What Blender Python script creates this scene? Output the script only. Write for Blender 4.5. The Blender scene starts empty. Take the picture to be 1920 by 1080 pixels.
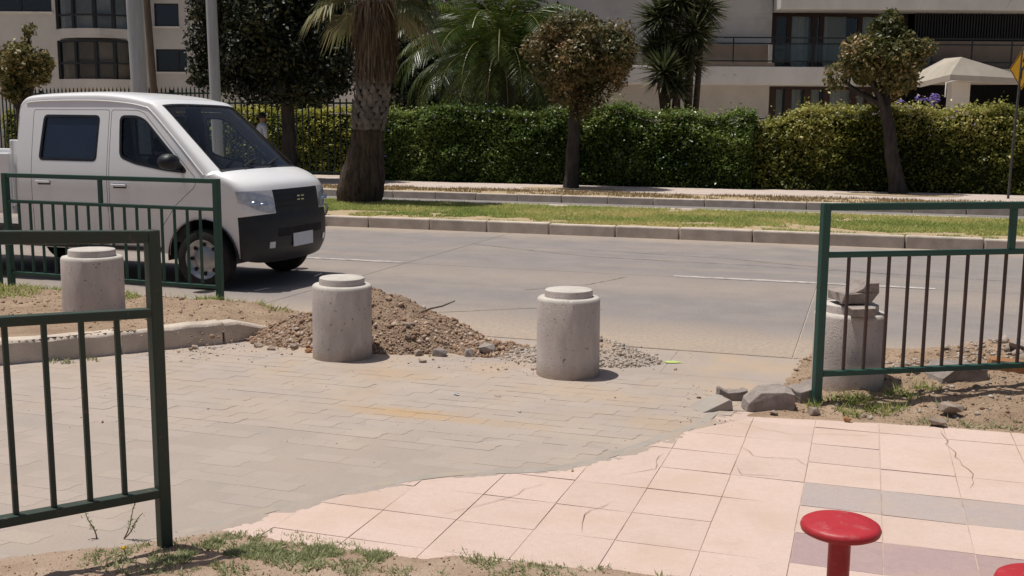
import bpy, bmesh, math, random
import numpy as np
from mathutils import Vector, Matrix
from mathutils.geometry import tessellate_polygon

R = math.radians
scene = bpy.context.scene
COL = scene.collection
rng = np.random.default_rng(11)
random.seed(5)

# ------------------------------------------------------------------ camera, sky, sun, exposure
YAW, PITCH, ROLL, EYE = R(18.3), R(8.53), R(0.4), 1.55
cam = bpy.data.cameras.new('camera'); cam_o = bpy.data.objects.new('camera', cam); COL.objects.link(cam_o)
cam.sensor_width = 36.0; cam.lens = 37.5; cam.clip_end = 2000
fw = Vector((-math.sin(YAW) * math.cos(PITCH), math.cos(YAW) * math.cos(PITCH), -math.sin(PITCH)))
r0 = Vector((math.cos(YAW), math.sin(YAW), 0)); u0 = r0.cross(fw)
rt = r0 * math.cos(ROLL) + u0 * math.sin(ROLL); up = u0 * math.cos(ROLL) - r0 * math.sin(ROLL)
M = Matrix((rt, up, -fw)).transposed().to_4x4(); M.translation = Vector((0, 0, EYE))
cam_o.matrix_world = M
scene.camera = cam_o

SUN_EL, SUN_AZ = R(75), math.atan2(-1.0, -0.05)          # azimuth from +Y towards +X
to_sun = Vector((math.sin(SUN_AZ) * math.cos(SUN_EL), math.cos(SUN_AZ) * math.cos(SUN_EL), math.sin(SUN_EL)))
world = bpy.data.worlds.new('World'); scene.world = world; world.use_nodes = True
wn = world.node_tree; sky = wn.nodes.new('ShaderNodeTexSky'); sky.sky_type = 'NISHITA'; sky.sun_disc = False
sky.sun_elevation = SUN_EL; sky.sun_rotation = SUN_AZ; sky.air_density = 0.7; sky.dust_density = 3.0
wn.links.new(sky.outputs[0], wn.nodes['Background'].inputs[0]); wn.nodes['Background'].inputs[1].default_value = 0.072
sl = bpy.data.lights.new('sun', 'SUN'); sl.energy = 4.2; sl.angle = R(0.53); sl.color = (1.0, 0.95, 0.88)
so = bpy.data.objects.new('sun', sl); COL.objects.link(so); so.rotation_euler = to_sun.to_track_quat('Z', 'Y').to_euler()
vs = scene.view_settings; vs.view_transform = 'Standard'; vs.look = 'None'; vs.exposure = 0.0; vs.gamma = 1.0; vs.use_curve_mapping = False
scene.cycles.max_bounces = 6; scene.cycles.transparent_max_bounces = 12

# ------------------------------------------------------------------ helpers
def tag(o, label=None, cat=None, group=None, kind=None):
    if label: o['label'] = label
    if cat: o['category'] = cat
    if group: o['group'] = group
    if kind: o['kind'] = kind
    return o

def empty(name, loc=(0, 0, 0), rz=0.0):
    o = bpy.data.objects.new(name, None); o.empty_display_size = 0.2; COL.objects.link(o)
    o.location = loc; o.rotation_euler = (0, 0, rz); return o

def link(name, me, parent=None, loc=None):
    o = bpy.data.objects.new(name, me); COL.objects.link(o)
    if parent is not None: o.parent = parent
    if loc is not None: o.location = loc
    return o

def np_mesh(name, V, Fc, mats, tint=None, midx=None, smooth=False):
    V = np.asarray(V, np.float32); Fc = np.asarray(Fc, np.int32); n, k = Fc.shape
    me = bpy.data.meshes.new(name)
    me.vertices.add(len(V)); me.vertices.foreach_set('co', V.ravel())
    me.loops.add(n * k); me.loops.foreach_set('vertex_index', Fc.ravel())
    me.polygons.add(n); me.polygons.foreach_set('loop_start', np.arange(n, dtype=np.int32) * k)
    if midx is not None: me.polygons.foreach_set('material_index', np.asarray(midx, np.int32))
    me.update(calc_edges=True)
    if smooth: me.polygons.foreach_set('use_smooth', np.ones(n, bool))
    if tint is not None:
        a = me.attributes.new('tint', 'FLOAT', 'FACE'); a.data.foreach_set('value', np.asarray(tint, np.float32))
    for m in (mats if isinstance(mats, (list, tuple)) else [mats]): me.materials.append(m)
    return me

class MB:
    """collects simple shapes into one mesh"""
    def __init__(s): s.v = []; s.f = []; s.sm = []
    def add(s, vs_, fs, smooth=False):
        b = len(s.v); s.v += [tuple(p) for p in vs_]; s.f += [tuple(b + i for i in f) for f in fs]; s.sm += [smooth] * len(fs); return s
    def box(s, lo, hi, mat=None):
        x0, y0, z0 = lo; x1, y1, z1 = hi
        v = [(x0, y0, z0), (x1, y0, z0), (x1, y1, z0), (x0, y1, z0), (x0, y0, z1), (x1, y0, z1), (x1, y1, z1), (x0, y1, z1)]
        if mat is not None: v = [mat @ Vector(p) for p in v]
        return s.add(v, [(0, 3, 2, 1), (4, 5, 6, 7), (0, 1, 5, 4), (1, 2, 6, 5), (2, 3, 7, 6), (3, 0, 4, 7)])
    def bar(s, a, b, w, h, upv=(0, 0, 1)):
        a = Vector(a); b = Vector(b); d = (b - a).normalized(); u_ = Vector(upv)
        side = d.cross(u_); side.normalize(); u2 = side.cross(d)
        v = []
        for p in (a, b):
            for sx, sz in ((-1, -1), (1, -1), (1, 1), (-1, 1)): v.append(p + side * sx * w / 2 + u2 * sz * h / 2)
        return s.add(v, [(0, 1, 2, 3), (7, 6, 5, 4), (0, 4, 5, 1), (1, 5, 6, 2), (2, 6, 7, 3), (3, 7, 4, 0)])
    def tube(s, pts, rad, seg=8, cap=True, jitter=0.0, smooth=True):
        pts = [Vector(p) for p in pts]; n = len(pts)
        if not hasattr(rad, '__len__'): rad = [rad] * n
        ref = Vector((0.31, 0.2, 0.93)); rings = []
        for i, p in enumerate(pts):
            d = (pts[min(i + 1, n - 1)] - pts[max(i - 1, 0)]).normalized()
            if abs(d.dot(ref)) > 0.97: ref = Vector((1, 0.1, 0))
            a = (ref - d * ref.dot(d)).normalized(); b = d.cross(a); ref = a
            rings.append([p + (a * math.cos(2 * math.pi * k / seg) + b * math.sin(2 * math.pi * k / seg)) * rad[i] * (1 + random.uniform(-jitter, jitter)) for k in range(seg)])
        v = [q for rg in rings for q in rg]; f = []
        for i in range(n - 1):
            for k in range(seg):
                k2 = (k + 1) % seg; f.append((i * seg + k, i * seg + k2, (i + 1) * seg + k2, (i + 1) * seg + k))
        s.add(v, f, smooth)
        if cap:
            s.add(rings[0], [tuple(reversed(range(seg)))]); s.add(rings[-1], [tuple(range(seg))])
        return s
    def lathe(s, prof, seg=40, c=(0, 0, 0), axis='z', smooth=True):
        v = []; f = []
        for r_, z in prof:
            for k in range(seg):
                a = 2 * math.pi * k / seg
                p = (r_ * math.cos(a), r_ * math.sin(a), z) if axis == 'z' else (r_ * math.cos(a), z, r_ * math.sin(a))
                v.append((p[0] + c[0], p[1] + c[1], p[2] + c[2]))
        for i in range(len(prof) - 1):
            for k in range(seg):
                k2 = (k + 1) % seg; f.append((i * seg + k, i * seg + k2, (i + 1) * seg + k2, (i + 1) * seg + k))
        return s.add(v, f, smooth)
    def prism(s, poly, z0, z1):
        n = len(poly); v = [(p[0], p[1], z0) for p in poly] + [(p[0], p[1], z1) for p in poly]
        return s.add(v, [tuple(reversed(range(n))), tuple(range(n, 2 * n))] + [(i, (i + 1) % n, n + (i + 1) % n, n + i) for i in range(n)])
    def mesh(s, name, mat):
        me = bpy.data.meshes.new(name); me.from_pydata(s.v, [], s.f); me.polygons.foreach_set('use_smooth', s.sm); me.materials.append(mat)
        bm = bmesh.new(); bm.from_mesh(me); bmesh.ops.recalc_face_normals(bm, faces=bm.faces); bm.to_mesh(me); bm.free(); return me
    def build(s, name, mat, parent=None, bevel=0.0, loc=None):
        o = link(name, s.mesh(name, mat), parent, loc)
        if bevel:
            b = o.modifiers.new('bevel', 'BEVEL'); b.width = bevel; b.segments = 2; b.limit_method = 'ANGLE'; b.angle_limit = R(40)
        return o

def interp(x, pts):
    return float(np.interp(x, [p[0] for p in pts], [p[1] for p in pts]))

def clip(poly, px, py, nx, ny):
    """keep the part of the polygon where (p - (px,py)).n >= 0"""
    out = []; m = len(poly)
    for i in range(m):
        a = poly[i]; b = poly[(i + 1) % m]
        da = (a[0] - px) * nx + (a[1] - py) * ny; db = (b[0] - px) * nx + (b[1] - py) * ny
        if da >= 0: out.append(a)
        if (da >= 0) != (db >= 0):
            t = da / (da - db); out.append((a[0] + (b[0] - a[0]) * t, a[1] + (b[1] - a[1]) * t))
    return out

def area(poly):
    return 0.5 * sum(poly[i][0] * poly[(i + 1) % len(poly)][1] - poly[(i + 1) % len(poly)][0] * poly[i][1] for i in range(len(poly))) if len(poly) > 2 else 0

def clip_below(poly, fn):      # keep y <= fn(x)
    xs = [p[0] for p in poly]; a, b = min(xs), max(xs)
    if b - a < 1e-5: return []
    m = (fn(b) - fn(a)) / (b - a); l = math.hypot(m, 1)
    return clip(poly, a, fn(a), m / l, -1 / l)
def clip_above(poly, fn):
    xs = [p[0] for p in poly]; a, b = min(xs), max(xs)
    if b - a < 1e-5: return []
    m = (fn(b) - fn(a)) / (b - a); l = math.hypot(m, 1)
    return clip(poly, a, fn(a), -m / l, 1 / l)

def vnoise(x, y, seed=0):
    """cheap smooth value noise on numpy arrays, 0..1"""
    x = np.asarray(x, float); y = np.asarray(y, float)
    xi = np.floor(x).astype(int); yi = np.floor(y).astype(int); xf = x - xi; yf = y - yi
    def h(a, b):
        n = (a * 374761393 + b * 668265263 + seed * 974634777) & 0x7fffffff
        n = ((n ^ (n >> 13)) * 1274126177) & 0x7fffffff
        return ((n ^ (n >> 16)) & 0xffff) / 65535.0
    sx = xf * xf * (3 - 2 * xf); sy = yf * yf * (3 - 2 * yf)
    return (h(xi, yi) * (1 - sx) + h(xi + 1, yi) * sx) * (1 - sy) + (h(xi, yi + 1) * (1 - sx) + h(xi + 1, yi + 1) * sx) * sy
def fbm(x, y, seed=0, oc=4):
    t = 0; a = 0.5; f = 1.0
    for i in range(oc): t = t + a * vnoise(np.asarray(x) * f, np.asarray(y) * f, seed + i); a *= 0.5; f *= 2.1
    return t

# ------------------------------------------------------------------ materials
def nodes(m):
    m.use_nodes = True; nt = m.node_tree; return nt, nt.nodes, nt.links, nt.nodes['Principled BSDF']
def noise(nt, vec, scale, detail=5, rough=0.6):
    n = nt.nodes.new('ShaderNodeTexNoise'); n.inputs['Scale'].default_value = scale; n.inputs['Detail'].default_value = detail
    n.inputs['Roughness'].default_value = rough; nt.links.new(vec, n.inputs['Vector']); return n.outputs['Fac']
def ramp(nt, fac, a, b):
    n = nt.nodes.new('ShaderNodeMapRange'); n.inputs[1].default_value = a; n.inputs[2].default_value = b; nt.links.new(fac, n.inputs[0]); return n.outputs[0]
def mixc(nt, fac, a, b):
    n = nt.nodes.new('ShaderNodeMix'); n.data_type = 'RGBA'
    for sock, val in ((n.inputs[0], fac), (n.inputs[6], a), (n.inputs[7], b)):
        if hasattr(val, 'is_linked'): nt.links.new(val, sock)
        elif isinstance(val, (int, float)): sock.default_value = val
        else: sock.default_value = (*val, 1)
    return n.outputs[2]
def math_n(nt, op, a, b):
    n = nt.nodes.new('ShaderNodeMath'); n.operation = op
    for i, v in enumerate((a, b)):
        if hasattr(v, 'is_linked'): nt.links.new(v, n.inputs[i])
        else: n.inputs[i].default_value = v
    return n.outputs[0]

def mat(name, c1, c2=None, scale=6.0, lo=0.35, hi=0.65, rough=0.85, spec=0.25, metal=0.0, bump=0.0, bscale=80.0, rand=0.0,
        speck=None, sscale=120.0, sthr=(0.6, 0.68), stretch=None, stain=None, coat=0.0, obj=False):
    m = bpy.data.materials.new(name); nt, N, Lk, bs = nodes(m)
    if obj: pos = N.new('ShaderNodeTexCoord').outputs['Object']
    else: pos = N.new('ShaderNodeNewGeometry').outputs['Position']
    if stretch:
        mp = N.new('ShaderNodeMapping'); mp.inputs['Scale'].default_value = stretch; Lk.new(pos, mp.inputs[0]); vec = mp.outputs[0]
    else: vec = pos
    if c2 is None: c2 = tuple(x * 0.8 for x in c1)
    col = mixc(nt, ramp(nt, noise(nt, vec, scale), lo, hi), c1, c2)
    if speck: col = mixc(nt, ramp(nt, noise(nt, pos, sscale, 2), *sthr), col, speck)
    if stain:
        for (cs, ssc, a, b, amt) in stain:
            col = mixc(nt, math_n(nt, 'MULTIPLY', ramp(nt, noise(nt, vec, ssc, 6, 0.65), a, b), amt), col, cs)
    if rand:
        oi = N.new('ShaderNodeObjectInfo'); mr = N.new('ShaderNodeMapRange'); mr.inputs[3].default_value = 1 - rand; mr.inputs[4].default_value = 1 + rand
        Lk.new(oi.outputs['Random'], mr.inputs[0]); hv = N.new('ShaderNodeHueSaturation'); Lk.new(mr.outputs[0], hv.inputs['Value']); Lk.new(col, hv.inputs['Color']); col = hv.outputs[0]
    Lk.new(col, bs.inputs['Base Color'])
    bs.inputs['Roughness'].default_value = rough; bs.inputs['Specular IOR Level'].default_value = spec; bs.inputs['Metallic'].default_value = metal
    if coat: bs.inputs['Coat Weight'].default_value = coat; bs.inputs['Coat Roughness'].default_value = 0.08
    if bump:
        b = N.new('ShaderNodeBump'); b.inputs['Strength'].default_value = 1.0; b.inputs['Distance'].default_value = bump
        Lk.new(noise(nt, pos, bscale, 4, 0.65), b.inputs['Height']); Lk.new(b.outputs[0], bs.inputs['Normal'])
    m['col'] = 1
    return m

def leaf_mat(name, a, b, c, trans=0.25, rough=0.5):
    m = bpy.data.materials.new(name); nt, N, Lk, bs = nodes(m)
    at = N.new('ShaderNodeAttribute'); at.attribute_name = 'tint'
    cr = N.new('ShaderNodeValToRGB'); e = cr.color_ramp.elements
    e[0].color = (*a, 1); e[1].color = (*c, 1); k = e.new(0.55); k.color = (*b, 1)
    Lk.new(at.outputs['Fac'], cr.inputs[0]); Lk.new(cr.outputs[0], bs.inputs['Base Color'])
    bs.inputs['Roughness'].default_value = rough; bs.inputs['Specular IOR Level'].default_value = 0.35
    t = N.new('ShaderNodeBsdfTranslucent'); Lk.new(cr.outputs[0], t.inputs[0])
    mx = N.new('ShaderNodeMixShader'); mx.inputs[0].default_value = trans; Lk.new(bs.outputs[0], mx.inputs[1]); Lk.new(t.outputs[0], mx.inputs[2])
    Lk.new(mx.outputs[0], N['Material Output'].inputs[0]); return m

def glass_mat(name, tintc, see=0.8, rough=0.02, body=(0.012, 0.016, 0.025)):
    m = bpy.data.materials.new(name); nt, N, Lk, bs = nodes(m)
    tr = N.new('ShaderNodeBsdfTransparent'); tr.inputs[0].default_value = (*tintc, 1)
    gl = N.new('ShaderNodeBsdfGlossy'); gl.inputs['Roughness'].default_value = rough
    bs.inputs['Base Color'].default_value = (*body, 1); bs.inputs['Roughness'].default_value = 0.1
    m1 = N.new('ShaderNodeMixShader'); m1.inputs[0].default_value = see; Lk.new(bs.outputs[0], m1.inputs[1]); Lk.new(tr.outputs[0], m1.inputs[2])
    fr = N.new('ShaderNodeFresnel'); fr.inputs[0].default_value = 1.5
    m2 = N.new('ShaderNodeMixShader'); Lk.new(fr.outputs[0], m2.inputs[0]); Lk.new(m1.outputs[0], m2.inputs[1]); Lk.new(gl.outputs[0], m2.inputs[2])
    Lk.new(m2.outputs[0], N['Material Output'].inputs[0]); return m

SAND = (0.40, 0.32, 0.245)
MT = {}
MT['ground'] = mat('earth', (0.26, 0.19, 0.13), (0.33, 0.25, 0.18), 1.5, bump=0.01, bscale=30)
MT['dirt'] = mat('dry_dirt', (0.26, 0.18, 0.12), (0.37, 0.27, 0.185), 3.5, bump=0.012, bscale=55, speck=(0.17, 0.115, 0.08), sscale=70, sthr=(0.58, 0.66))
MT['dirt_pale'] = mat('pale_dirt', (0.30, 0.21, 0.15), (0.39, 0.295, 0.22), 4, bump=0.009, bscale=70, speck=(0.22, 0.15, 0.11), sscale=90, sthr=(0.62, 0.70))
MT['concrete'] = mat('bollard_concrete', (0.60, 0.535, 0.495), (0.46, 0.41, 0.38), 6, rough=0.92, spec=0.15, bump=0.005, bscale=110, speck=(0.16, 0.14, 0.13), sscale=48, sthr=(0.66, 0.72),
                     stretch=(1, 1, 0.35), stain=[((0.27, 0.24, 0.225), 2.6, 0.5, 0.72, 0.6), ((0.68, 0.63, 0.58), 5.5, 0.58, 0.7, 0.5)])
def add_base_dirt(m, za=0.03, zb=-0.07, am=0.8, dc=(0.36, 0.28, 0.21)):
    nt = m.node_tree; bs = nt.nodes['Principled BSDF']; src = bs.inputs['Base Color'].links[0].from_socket
    pos = nt.nodes.new('ShaderNodeNewGeometry').outputs['Position']; sp = nt.nodes.new('ShaderNodeSeparateXYZ'); nt.links.new(pos, sp.inputs[0])
    z = math_n(nt, 'ADD', sp.outputs[2], math_n(nt, 'MULTIPLY', noise(nt, pos, 12, 5), -0.16)); f = math_n(nt, 'MULTIPLY', ramp(nt, z, za, zb), am)
    nt.links.new(mixc(nt, f, src, dc), bs.inputs['Base Color'])
add_base_dirt(MT['concrete'])
MT['concrete_top'] = mat('bollard_top_concrete', (0.54, 0.505, 0.455), (0.46, 0.425, 0.38), 9, rough=0.92, spec=0.15, bump=0.0015, bscale=160)
MT['kerb'] = mat('kerb_concrete', (0.58, 0.50, 0.42), (0.43, 0.37, 0.31), 5, bump=0.006, bscale=60, rand=0.1, stain=[(SAND, 3, 0.5, 0.7, 0.5)])
MT['edge'] = mat('edging_concrete', (0.35, 0.315, 0.28), (0.31, 0.275, 0.24), 6, bump=0.002, bscale=120, stain=[((0.42, 0.33, 0.23), 4, 0.5, 0.7, 0.6)])
MT['chunk'] = mat('broken_concrete', (0.33, 0.285, 0.255), (0.23, 0.195, 0.175), 14, bump=0.008, bscale=55, rand=0.14)
MT['stone'] = mat('loose_stone', (0.34, 0.275, 0.225), (0.23, 0.175, 0.14), 20, bump=0.004, bscale=90, rand=0.2)
MT['crackfill'] = mat('crack_dirt', (0.16, 0.11, 0.085), (0.28, 0.20, 0.15), 9)
MT['brickbit'] = mat('orange_brick', (0.34, 0.17, 0.075), (0.24, 0.12, 0.06), 14, bump=0.004, bscale=80)
MT['green'] = mat('green_paint', (0.016, 0.075, 0.056), (0.022, 0.062, 0.047), 14, rough=0.5, spec=0.4, bump=0.0008, bscale=140, stain=[((0.10, 0.075, 0.055), 26, 0.64, 0.70, 0.8)])
MT['green_shaded'] = mat('shaded_green_paint', (0.026, 0.05, 0.036), (0.04, 0.05, 0.036), 14, rough=0.5, spec=0.4, bump=0.0008, bscale=140, stain=[((0.12, 0.08, 0.055), 24, 0.62, 0.68, 0.8)])  # shaded copy of the green: shade and ground bounce mixed into the colour
MT['barbrown'] = mat('rust_bounce_brown', (0.085, 0.046, 0.040), (0.06, 0.045, 0.038), 18, rough=0.6, spec=0.35, stain=[((0.03, 0.06, 0.05), 30, 0.55, 0.66, 0.7)])  # brown base paints in rust plus ground bounce on the shaded bars
MT['red'] = mat('red_paint', (0.43, 0.026, 0.036), (0.37, 0.02, 0.028), 9, rough=0.48, spec=0.45, bump=0.0015, bscale=45, stain=[((0.42, 0.16, 0.15), 22, 0.55, 0.72, 0.55), ((0.24, 0.03, 0.03), 45, 0.64, 0.70, 0.7)])
MT['white'] = mat('white_line_paint', (0.50, 0.46, 0.425), (0.28, 0.255, 0.24), 9, lo=0.4, hi=0.62)
MT['lime'] = mat('lime_spray_paint', (0.45, 0.62, 0.12), (0.40, 0.45, 0.2), 30)
MT['asphalt_far'] = mat('far_road_surface', (0.19, 0.175, 0.17), (0.24, 0.22, 0.205), 1.2)
MT['walk'] = mat('far_pavement_concrete', (0.52, 0.44, 0.39), (0.45, 0.38, 0.33), 2.5, bump=0.002)
MT['drygrass'] = mat('straw_soil', (0.36, 0.27, 0.16), (0.44, 0.345, 0.22), 6, bump=0.02, bscale=25)
MT['bark'] = mat('grey_bark', (0.065, 0.055, 0.048), (0.03, 0.026, 0.023), 14, bump=0.012, bscale=45, stretch=(1, 1, 0.25))
MT['palmbark'] = mat('palm_bark', (0.13, 0.095, 0.066), (0.035, 0.026, 0.02), 9, bump=0.05, bscale=30, stretch=(1.6, 1.6, 0.3))
MT['boot'] = mat('palm_leaf_base', (0.20, 0.17, 0.15), (0.10, 0.085, 0.075), 12, bump=0.006, bscale=50, rand=0.2)
MT['stem'] = mat('woody_stem', (0.07, 0.05, 0.035), (0.045, 0.033, 0.024), 12)
MT['core'] = mat('shade_dark_core', (0.012, 0.018, 0.007), (0.022, 0.024, 0.010), 8, bump=0.05, bscale=9, rough=1.0, spec=0.0)  # solid near-black filler, paints in the shade between the hedge leaves
MT['pole'] = mat('galvanised_pole', (0.40, 0.41, 0.42), (0.32, 0.33, 0.335), 4, rough=0.7, stretch=(3, 3, 0.3), stain=[((0.16, 0.155, 0.15), 3.5, 0.6, 0.75, 0.6)])
MT['wood'] = mat('weathered_wood', (0.17, 0.13, 0.10), (0.10, 0.08, 0.06), 8, stretch=(4, 4, 0.3), bump=0.004)
MT['fence'] = mat('dark_green_fence', (0.018, 0.04, 0.032), (0.014, 0.028, 0.023), 10, rough=0.55)
MT['wallg'] = mat('grey_render', (0.53, 0.51, 0.465), (0.46, 0.44, 0.40), 0.9, bump=0.006, bscale=20, stain=[((0.22, 0.205, 0.19), 0.7, 0.55, 0.75, 0.5)])
MT['wallw'] = mat('pale_render', (0.66, 0.64, 0.59), (0.58, 0.56, 0.51), 1.2, bump=0.004, bscale=25, stretch=(1, 1, 0.5), stain=[((0.30, 0.28, 0.26), 1.1, 0.55, 0.75, 0.45)])
MT['cream'] = mat('cream_concrete', (0.46, 0.42, 0.35), (0.39, 0.35, 0.29), 1.5, bump=0.004, stain=[((0.27, 0.24, 0.2), 1.3, 0.5, 0.75, 0.5)])
MT['darkpole'] = mat('dark_pole', (0.06, 0.058, 0.056), (0.09, 0.085, 0.08), 8, rough=0.6)
MT['panelb'] = mat('brown_panel', (0.25, 0.20, 0.155), (0.21, 0.17, 0.13), 3)
MT['frameb'] = mat('dark_brown_frame', (0.045, 0.026, 0.020), (0.035, 0.021, 0.017), 8, rough=0.5)
MT['framed'] = mat('dark_metal_frame', (0.025, 0.028, 0.03), (0.02, 0.022, 0.025), 8, rough=0.45)
MT['curtain'] = mat('white_curtain', (0.72, 0.73, 0.72), (0.55, 0.56, 0.56), 7, stretch=(5, 5, 0.05), rough=0.95)
MT['blind'] = mat('grey_blind', (0.27, 0.29, 0.29), (0.21, 0.23, 0.235), 3, rough=0.9)
MT['dark'] = mat('dark_interior', (0.02, 0.02, 0.021), (0.014, 0.014, 0.015), 3, rough=1.0)
MT['glass'] = glass_mat('window_glass', (0.92, 0.95, 0.94), 0.93)
MT['glass_skytint'] = glass_mat('blue_window_glass', (0.25, 0.35, 0.5), 0.3)  # blue tint in the glass stands in for reflected sky
MT['vglass'] = glass_mat('vehicle_glass', (0.95, 0.97, 0.96), 0.99)
MT['vtint'] = glass_mat('tinted_vehicle_glass', (0.3, 0.38, 0.5), 0.5, 0.02, (0.03, 0.045, 0.085))
MT['vwhite'] = mat('white_car_paint', (0.82, 0.82, 0.82), (0.79, 0.79, 0.79), 3, rough=0.32, spec=0.5, coat=0.5)
add_base_dirt(MT['vwhite'], 0.62, 0.15, 0.45, (0.40, 0.34, 0.28))
MT['vblack'] = mat('black_plastic', (0.010, 0.012, 0.017), (0.016, 0.018, 0.022), 9, rough=0.5, spec=0.4)
add_base_dirt(MT['vblack'], 0.5, 0.05, 0.1, (0.20, 0.165, 0.13))
MT['rubber'] = mat('tyre_rubber', (0.016, 0.016, 0.016), (0.03, 0.028, 0.026), 12, rough=0.85)
MT['steel'] = mat('steel_rim', (0.42, 0.42, 0.43), (0.30, 0.30, 0.31), 8, rough=0.4, metal=0.7)
MT['chrome'] = mat('bright_metal', (0.75, 0.76, 0.78), (0.7, 0.7, 0.72), 8, rough=0.12, metal=1.0)
MT['lampglass'] = mat('headlight_lens', (0.34, 0.37, 0.42), (0.55, 0.58, 0.62), 16, rough=0.08, spec=0.8, coat=1.0)
MT['plate'] = mat('plate_white', (0.66, 0.67, 0.70), (0.60, 0.61, 0.64), 8, rough=0.5)
MT['ink'] = mat('black_ink', (0.02, 0.02, 0.02), (0.03, 0.03, 0.03), 8)
MT['skin'] = mat('skin', (0.30, 0.165, 0.105), (0.26, 0.14, 0.09), 20, rough=0.6)
MT['hair'] = mat('dark_hair', (0.012, 0.010, 0.009), (0.02, 0.016, 0.013), 40, rough=0.6)
MT['shirt'] = mat('pale_shirt', (0.52, 0.54, 0.60), (0.44, 0.46, 0.52), 9, rough=0.9)
MT['plum'] = mat('plum_shirt', (0.16, 0.02, 0.12), (0.12, 0.015, 0.09), 9, rough=0.9)
MT['trouser'] = mat('dark_trousers', (0.02, 0.024, 0.035), (0.03, 0.033, 0.045), 9, rough=0.9)
MT['yellow'] = mat('sign_yellow', (0.50, 0.27, 0.02), (0.43, 0.23, 0.02), 5, rough=0.5)
MT['hose'] = mat('black_hose', (0.03, 0.03, 0.03), (0.05, 0.045, 0.04), 9, rough=0.6)
MT['litter'] = mat('white_paper', (0.72, 0.72, 0.74), (0.6, 0.6, 0.62), 30)
MT['petal'] = mat('yellow_petal', (0.75, 0.50, 0.02), (0.7, 0.42, 0.02), 30)
MT['grass'] = leaf_mat('lawn_blades', (0.17, 0.24, 0.055), (0.33, 0.39, 0.11), (0.58, 0.50, 0.22), 0.45, 0.7)
MT['tuft'] = leaf_mat('weed_blades', (0.19, 0.23, 0.10), (0.35, 0.38, 0.19), (0.56, 0.52, 0.34), 0.45, 0.7)
MT['straw'] = leaf_mat('straw_blades', (0.30, 0.21, 0.11), (0.40, 0.30, 0.17), (0.22, 0.21, 0.09), 0.2, 0.8)
MT['hedge'] = leaf_mat('hedge_leaves', (0.025, 0.055, 0.010), (0.14, 0.21, 0.038), (0.42, 0.47, 0.15), 0.35, 0.36)  # palest tint stands in for leaves catching the sun
MT['hedge2'] = leaf_mat('yellowish_hedge_leaves', (0.05, 0.068, 0.010), (0.26, 0.27, 0.05), (0.62, 0.56, 0.20), 0.38, 0.42)  # pale end of the tint paints in sunlit leaves here too
MT['hedge3'] = leaf_mat('lime_hedge_leaves', (0.12, 0.14, 0.02), (0.33, 0.33, 0.05), (0.58, 0.52, 0.11), 0.4, 0.5)
MT['brownleaf'] = leaf_mat('bronze_leaves', (0.04, 0.046, 0.013), (0.15, 0.125, 0.042), (0.44, 0.29, 0.16), 0.3, 0.45)
MT['olive'] = leaf_mat('olive_leaves', (0.05, 0.058, 0.015), (0.16, 0.15, 0.045), (0.44, 0.31, 0.15), 0.3, 0.45)
MT['darkleaf'] = leaf_mat('dark_leaves', (0.007, 0.013, 0.004), (0.014, 0.021, 0.006), (0.075, 0.072, 0.018), 0.1, 0.5)
MT['frond'] = leaf_mat('palm_leaflets', (0.02, 0.042, 0.007), (0.065, 0.10, 0.016), (0.24, 0.23, 0.055), 0.22, 0.38)
MT['fan'] = leaf_mat('fan_leaves', (0.06, 0.075, 0.025), (0.14, 0.145, 0.06), (0.30, 0.26, 0.13), 0.2, 0.45)
MT['dead'] = leaf_mat('dead_fronds', (0.05, 0.034, 0.022), (0.13, 0.088, 0.052), (0.26, 0.19, 0.12), 0.1, 0.8)
MT['yucca'] = leaf_mat('yucca_leaves', (0.03, 0.045, 0.016), (0.085, 0.105, 0.04), (0.34, 0.33, 0.19), 0.2, 0.4)
MT['purple'] = leaf_mat('lilac_petals', (0.22, 0.14, 0.50), (0.34, 0.25, 0.65), (0.5, 0.42, 0.75), 0.3, 0.6)

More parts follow.
